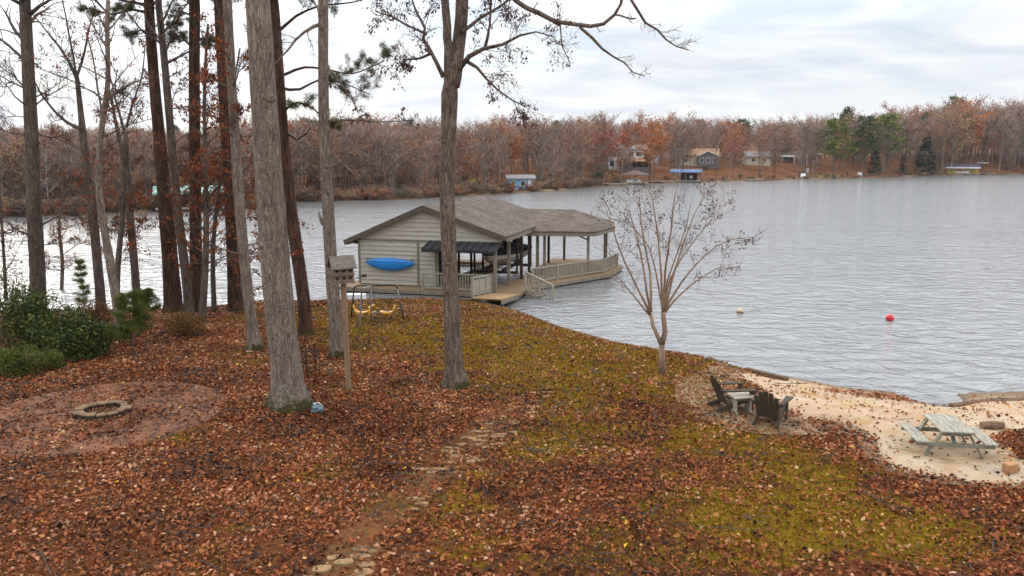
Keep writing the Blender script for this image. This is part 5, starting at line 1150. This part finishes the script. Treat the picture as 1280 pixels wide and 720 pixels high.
tree('maple_tree', 'grey trunked tree behind the birdhouse post with a knot halfway', (422,446), [(422,446,19),(419,400,16.5),(414,330,15.5),(409,240,14.5),(405,150,13.5),(404,70,12.5),(404,0,12.5)], 15, 'bark_grey', 3, knots=4, flare=.35, n=18, tw=(.9,8,2), leaves='leaf_oak', lfrac=.04, limbs=[
 (([(404,80,4),(420,95,3),(432,112,2),(445,135,1.4)]), {'k':6,'len':.7}), (([(402,30,5),(380,40,3.5),(360,62,2.4),(345,80,1.6)]), {'k':7,'len':.8}),
 (([(406,152,3.5),(440,150,2.6),(475,152,1.8),(515,150,1.2)]), {'k':9,'len':.5,'up':.35}), (([(410,190,2.5),(430,205,1.8),(448,225,1.2)]), {'k':5,'len':.6,'up':-.2}), (([(414,282,6),(404,279,5),(400,270,3.5),(398,266,3)]), {'k':0}) ])
tree('pine_tree', 'slim reddish pine with needle boughs reaching towards the forked oak', (383,418), [(383,418,18),(379,370,16),(369,300,16),(357,210,15),(350,120,14),(345,40,13),(342,0,12)], 17, 'bark_pine', 4, flare=.25, n=14, pine=1, tw=(.8,10,1), upper=12, limbs=[
 (([(350,95,4),(380,84,3),(405,86,2.4),(440,92,1.8),(480,76,1.2)]), {'pine':1,'k':12,'len':.7,'depth':1.5,'t0':.35}), (([(351,110,4),(375,112,3),(400,100,2.2),(430,104,1.6),(462,118,1.2)]), {'pine':1,'k':12,'len':.65,'t0':.4}),
 (([(354,140,3.5),(372,128,2.8),(395,138,2),(412,158,1.4)]), {'pine':1,'k':9,'len':.6}), (([(347,40,4.5),(370,20,3.4),(400,8,2.4),(440,2,1.8),(470,-5,1.2)]), {'pine':1,'k':12,'len':.8,'depth':1}), (([(344,30,4),(330,50,3),(318,80,2)]), {'pine':1,'k':7,'len':.6}),
 (([(356,165,3),(372,175,2.2),(390,160,1.6)]), {'k':6,'len':.5}) ])
tree('pine_tree', 'dark tall pine nearest the water behind the leaning grey tree', (217,391), [(217,391,24),(213,330,19),(206,250,17),(198,160,14),(191,80,12.5),(186,0,12)], 18, 'bark_pine', 5, flare=.25, n=16, pine=1, tw=(.8,10,1), upper=12, limbs=[(([(188,18,4),(165,12,3),(140,18,2.4),(112,10,1.4)]), {'pine':1,'k':14,'len':.55,'depth':-.6}), (([(190,45,3),(178,38,2.4),(165,42,1.4)]), {'pine':1,'k':6,'len':.5})])
tree('gum_tree', 'slender grey tree leaning across the dark tall pine', (237,396), [(237,396,13),(233,350,11),(222,260,10.5),(213,160,9.5),(205,70,8.5),(198,0,8)], 15, 'bark_thin', 6, flare=.25, auto=(10,1.7,4.5,11), tw=(.8,7,2), leaves='leaf_dry', lfrac=.08)
tree('pine_tree', 'dark straight pine with a green bough beside the rust leaved sapling', (246,391), [(246,391,17),(245,330,15),(244,240,14),(243,130,13.5),(243,50,13),(243,0,13)], 18, 'bark_pine', 7, flare=.2, pine=1, tw=(.8,10,1), upper=12, limbs=[(([(240,20,3),(226,14,2.6),(220,30,2)]), {'pine':1,'k':9,'len':.5}), (([(246,52,3.4),(255,48,2.6),(268,58,1.8)]), {'pine':1,'k':12,'len':.5}), (([(241,60,3),(225,45,2.4),(214,44,1.6)]), {'pine':1,'k':10,'len':.5})])
tree('beech_tree', 'thin sapling full of rust leaves beside the straight dark pine', (252,400), [(252,400,10),(257,330,8),(258,260,6.5),(256,170,5),(256,100,4),(260,30,3)], 9.2, 'bark_thin', 8, flare=.2, n=9, grow=True, upper=5, auto=(34,2.0,1.8,8.5), tw=(.6,5,1), leaves='leaf_rust', lsize=.115, lfrac=.34, limbs=[(([(257,255,3),(270,235,2),(284,222,1.2)]), {'k':8,'len':.7}), (([(257,262,3),(243,250,2),(228,238,1.2)]), {'k':8,'len':.7})])
tree('pine_tree', 'darkest thick pine standing at the water edge between sapling and leaning trunk', (295,390), [(295,390,20),(293,330,18),(289,250,17),(283,150,16),(278,60,15.5),(275,0,15)], 18, 'bark_pine', 9, flare=.2, pine=6, upper=12, auto=(5,1.2,5,8), tw=(.6,5,1), leaves='leaf_rust', lfrac=.3)
tree('gum_tree', 'grey slim trunk with small moss foot leaning beside the darkest pine', (319,438), [(319,438,17),(314,400,13.5),(305,320,13),(297,220,12.5),(290,110,11.5),(284,0,11)], 16, 'bark_grey', 10, flare=.6, n=14, auto=(10,1.7,2.6,9.5), tw=(.8,6,2), leaves='leaf_rust', lsize=.12, lfrac=.14)
tree('ash_tree', 'large grey brown bare tree rising out of the evergreen shrubs', (48,392), [(48,392,19),(47,340,18),(42,250,17),(39,160,15.5),(35,80,14.5),(31,0,13)], 15, 'bark_thin', 11, flare=.2, n=16, tw=(1.2,9,2), auto=(14,2.6,2.5,10), limbs=[(([(38,18,5),(52,8,4),(66,-4,3),(85,-30,2)]), {'k':6,'len':1.2}), (([(36,78,4.5),(20,66,3.4),(4,52,2.6),(-14,44,1.8)]), {'k':8,'len':1.2}), (([(42,165,2.4),(62,172,1.8),(82,168,1.2)]), {'k':6,'len':.8})])
tree('ash_tree', 'forked brown tree with rising branches between the large bare tree and the pale trunk', (127,390), [(127,390,12.5),(122,330,11),(113,240,10.5),(105,180,9),(101,140,7),(96,95,5)], 8.2, 'bark_thin', 12, flare=.2, n=12, grow=False, tw=(1.0,9,2), auto=(7,1.6,2.5,7), leaves='leaf_rust', lfrac=.05, limbs=[
 (([(98,105,5),(88,80,4),(74,58,3),(58,38,2),(42,18,1.2)]), {'k':10,'len':.9}), (([(96,96,4),(104,66,3),(112,40,2.2),(116,14,1.4)]), {'k':9,'len':.8}), (([(101,162,4.6),(84,152,4),(68,138,3),(52,118,2.4),(44,104,1.6)]), {'k':10,'len':.8}), (([(99,110,3.4),(92,70,2.6),(84,30,2),(80,0,1.4)]), {'k':8,'len':.8}), (([(115,258,2.4),(95,255,1.8),(78,262,1.2)]), {'k':8,'len':.6})])
tree('birch_tree', 'pale grey curving trunk rising behind the green pine sapling', (151,424), [(151,424,14),(148,390,12),(137,325,10),(125,250,8),(124,190,7),(130,140,7),(135,100,6),(134,40,5.5),(135,0,5)], 12, 'bark_grey', 13, flare=.25, n=12, auto=(9,1.7,4,10), tw=(.9,8,2), leaves='leaf_rust', lfrac=.05, limbs=[(([(137,121,4.6),(148,114,4),(160,108,3.6),(168,101,3)]), {'k':5,'len':.7}), (([(130,150,3),(122,110,2.6),(115,70,2),(108,40,1.4)]), {'k':8,'len':.8}), (([(134,60,3),(120,40,2),(110,20,1.4)]), {'k':6,'len':.8})])
tree('beech_tree', 'thin dark stem just behind the pale curving trunk', (146,404), [(146,404,8),(147,340,7),(154,250,6),(152,190,5),(144,150,4),(139,120,3)], 7, 'bark_thin', 14, flare=.2, n=9, grow=False, auto=(12,1.4,2.2,6), tw=(.6,6,1), leaves='leaf_rust', lsize=.11, lfrac=.22)
tree('gum_tree', 'brown twin topped tree between the pale trunk and the tall pine', (173,390), [(173,390,10.5),(167,320,9.5),(161,250,8.5),(158,195,7),(157,165,5)], 6.5, 'bark_thin', 15, flare=.2, n=11, grow=False, auto=(8,1.3,2.5,5.5), tw=(.8,8,2), leaves='leaf_rust', lsize=.11, lfrac=.08, limbs=[(([(157,170,4),(150,145,3.2),(142,115,2.2),(136,80,1.4)]), {'k':10,'len':.8}), (([(158,160,3.4),(166,130,2.8),(176,96,2),(180,60,1.2)]), {'k':10,'len':.8})])
tree('beech_tree', 'slim twiggy tree with few rust leaves behind the darkest pine', (268,391), [(268,391,7),(266,320,6),(272,250,5),(282,180,4),(290,120,3),(300,60,2)], 8, 'bark_thin', 16, flare=.2, n=8, grow=False, auto=(16,1.6,1.5,7.5), tw=(.6,6,1), leaves='leaf_rust', lsize=.115, lfrac=.28)
tree('beech_tree', 'low rust leaved sapling behind the thick grey trunk', (340,395), [(340,395,6),(338,330,5),(334,250,4),(330,190,3),(326,150,2)], 6.5, 'bark_thin', 17, flare=.2, n=8, grow=False, auto=(18,1.8,1.2,6.0), tw=(.6,6,1), leaves='leaf_rust', lsize=.12, lfrac=.28)
tree('beech_tree', 'rust leaved sapling by the lake beneath the large bare tree', (75,388), [(75,388,5),(78,330,4.4),(74,280,3.6),(80,220,2.4)], 5, 'bark_thin', 18, flare=.2, n=8, grow=False, auto=(14,1.7,2.2,4.8), tw=(.6,6,1), leaves='leaf_rust', lsize=.11, lfrac=.30)
tree('oak_sapling', 'twiggy sapling with red brown leaves at the edge of the patio side shrubs', (8,400), [(8,400,4),(6,340,4),(2,280,3),(-4,220,2)], 5, 'bark_thin', 19, flare=.2, n=8, grow=False, auto=(12,1.5,1.5,4.6), tw=(.6,6,1), leaves='leaf_rust', lsize=.10, lfrac=.12)

# crape myrtle on the lawn edge
g = random.Random(21); base = G(828,468); t = empty('crape_myrtle', base, 0, 'bare vase shaped multi stemmed tree on the lawn edge by the water', 'tree'); tm, bm, tips = MB(), MB(), []
TR = [[(828,470,10.5),(827,448,8),(827,430,7.5)],[(827,432,6),(822,421,5),(816,408,4.6),(813,392,4.5)],[(827,432,7),(831,415,6.8),(830,400,6.4),(829,390,6)]]
for q in TR: limb_px(tm, base, q, g, 0, 10, .02)
ST = [([(813,392,4.6),(800,366,3.6),(786,338,2.8),(772,305,2),(762,272,1.3)],-1.0),([(813,392,4.4),(806,350,3.4),(797,300,2.5),(786,262,1.4)],.8),([(814,390,4.2),(812,340,3.4),(803,290,2.5),(800,255,1.6),(796,240,1)],-.4),
 ([(829,390,4.6),(826,345,3.6),(823,300,2.8),(818,262,1.8),(814,240,1)],.7),([(829,390,4.6),(832,340,3.6),(838,290,2.6),(842,255,1.7),(846,236,1)],-.9),([(830,390,4.6),(840,350,3.6),(854,305,2.6),(868,268,1.8),(880,244,1)],.5),
 ([(830,391,4.4),(846,362,3.4),(870,330,2.6),(896,308,1.9),(922,298,1.3),(948,300,.9)],-.6),([(830,391,4.2),(848,370,3.0),(872,350,2.2),(896,336,1.4),(915,330,1)],.9),([(829,392,4),(834,360,3.2),(850,325,2.4),(876,290,1.7),(900,262,1.1),(912,250,.8)],1.2),
 ([(813,394,3.6),(796,375,2.6),(778,352,1.8),(764,335,1.1)],.6),([(829,392,3.6),(822,355,2.6),(812,310,2),(792,285,1.3),(776,262,.9)],1.2),([(829,391,3.8),(833,355,3),(846,318,2.2),(858,280,1.5),(864,250,.9)],-1.3)]
for q, dp in ST:
    P = limb_px(tm, base, [(a_, b_, c_*.8) for a_, b_, c_ in q], g, dp, 7, .05); sprout(bm, P, .009, 1.0, 10, 1, g, tips, .4, .35)
tm.build('trunk', M['bark_myrtle'], t, True, rel=True); bm.build('crown', M['twig_myrtle'], t, rel=True)
P = []
for p in tips:
    far_r = p.z > base.z+3.0 or p.x > base.x+1.6
    if g.random() < (.11 if far_r else .018)*(1.7 if p.x > base.x+1.2 else .7):
        for k in range(g.randint(4,9)): P.append((p.x+g.gauss(0,.07), p.y+g.gauss(0,.07), p.z+g.gauss(0,.07)))
leaf_mesh('seed_clusters', P, .055, M['cluster'], t, 'any', .8, tuple(base), np.random.RandomState(4), 1, .5)

# ------------------------------------------------------------------ shrubs
def shrub(name, label, px, py, rx, ry, h, mat, nl, ls, seed, cat='shrub', asp=.4, group='evergreen and russet shrubs by the trees', lump=9):
    rs = np.random.RandomState(seed); g = random.Random(seed); base = G(px, py); t = empty(name, base, 0, label, cat, group); sm = MB(); cen = []
    for k in range(lump):
        a = g.uniform(0,6.28); q = math.sqrt(g.random())*.75; z_ = h*g.uniform(.3,.82)*(1-.35*q); c_ = Vector((rx*q*math.cos(a), ry*q*math.sin(a), z_)); cen.append(c_)
        sm.tube([Vector((c_.x*.2,c_.y*.2,-.1)), c_*.55+Vector((0,0,-.05)), c_], [.03,.022,.010], 5)
    sm.build('stem', M['twig'], t); P = []
    for k in range(nl):
        c_ = cen[k % lump]; d = rs.normal(size=3); d /= np.linalg.norm(d); r_ = rs.uniform(.55,1.12)*.42; p = np.array(c_)+d*np.array([rx,ry,h])*r_; p[2] = max(p[2], .03); P.append(p)
    leaf_mesh('foliage', P, ls, M[mat], t, 'any', asp, None, rs, 1.0, .5); return t
shrub('rhododendron', 'large dark evergreen shrub with long glossy leaves beside the patio', 94, 446, 1.35, 1.0, 1.55, 'rhodo', 5600, .135, 31, lump=16)
shrub('rhododendron', 'taller evergreen shrub in front of the large bare tree trunk', 34, 434, 1.4, 1.0, 1.95, 'rhodo', 5600, .135, 32, lump=14)
shrub('rhododendron', 'low rounded evergreen shrub at the foot of the pale curving trunk', 128, 444, .75, .7, 1.1, 'rhodo', 2400, .13, 33, lump=8)
shrub('holly_bush', 'upright olive evergreen bush behind the taller shrub by the water', 14, 402, 1.0, .9, 2.9, 'leaf_olive', 2200, .085, 34, lump=18)
shrub('azalea_bush', 'light yellow green low bush at the near edge of the big shrubs', 28, 468, .95, .7, .95, 'needle_young', 4200, .085, 35, lump=9)
shrub('azalea_bush', 'small olive green tuft bush just in front of the big dark shrub', 62, 462, .5, .5, .62, 'needle_young', 2000, .075, 36, lump=6)
shrub('russet_bush', 'russet and olive low bush beneath the slender leaning tree', 232, 420, .85, .6, .95, 'leaf_russet', 3200, .075, 37, lump=9)
shrub('russet_bush', 'small orange olive bush behind the big dark shrub near the water', 118, 405, .7, .5, 1.1, 'leaf_russet', 2200, .08, 38, lump=7)
def sapling(px, py, h, label, seed, wsp=.55, dens=1.0):
    g = random.Random(seed); base = G(px, py); t = empty('pine_sapling', base, 0, label, 'sapling', 'young pines by the evergreen shrubs'); m = MB(); m.tube([(0,0,-.05),(.02,0,h*.5),(0,.01,h)], [.025,.018,.008], 6); P = []
    for lev in range(7):
        z_ = h*(.28+.72*lev/6.5)
        for k in range(5):
            a = g.uniform(0,6.28); l_ = wsp*(1.05-.75*lev/7)*g.uniform(.7,1.2); d = Vector((math.cos(a)*l_, math.sin(a)*l_, l_*.45)); p = Vector((0,0,min(z_,h*.98))); m.tube([p, p+d*.5, p+d], [.008,.006,.004], 4, False)
            for s in (.35,.5,.65,.8,.92,1.0): P.append(p+d*s)
    m.build('stem', M['twig'], t); V, r_ = needles(P, g, int(34*dens), .17, .007); np_mesh('needles', V, 3, M['needle_young'], t, rnd=r_)
sapling(166, 446, 2.1, 'bright green young pine with a thin bare stem on the leaves', 41, .62, 1.3); sapling(106, 398, 2.5, 'sparse young pine standing against the water', 42, .38, .5); sapling(184, 400, 1.2, 'small green young pine behind the bright one', 43, .5)

# ------------------------------------------------------------------ thin lake haze
hm = bpy.data.materials.new('haze'); hm.use_nodes = True; t_ = hm.node_tree; t_.nodes.clear()
o_ = t_.nodes.new('ShaderNodeOutputMaterial'); v_ = t_.nodes.new('ShaderNodeVolumePrincipled'); v_.inputs['Color'].default_value = (.93,.93,.95,1); v_.inputs['Density'].default_value = .00008; v_.inputs['Anisotropy'].default_value = .2
t_.links.new(v_.outputs[0], o_.inputs['Volume'])
hb_ = MB().box(-1500, 1500, -60, 1800, -5, 70).build('haze', hm); tag(hb_, 'thin pale haze over the lake', 'haze', kind='stuff')
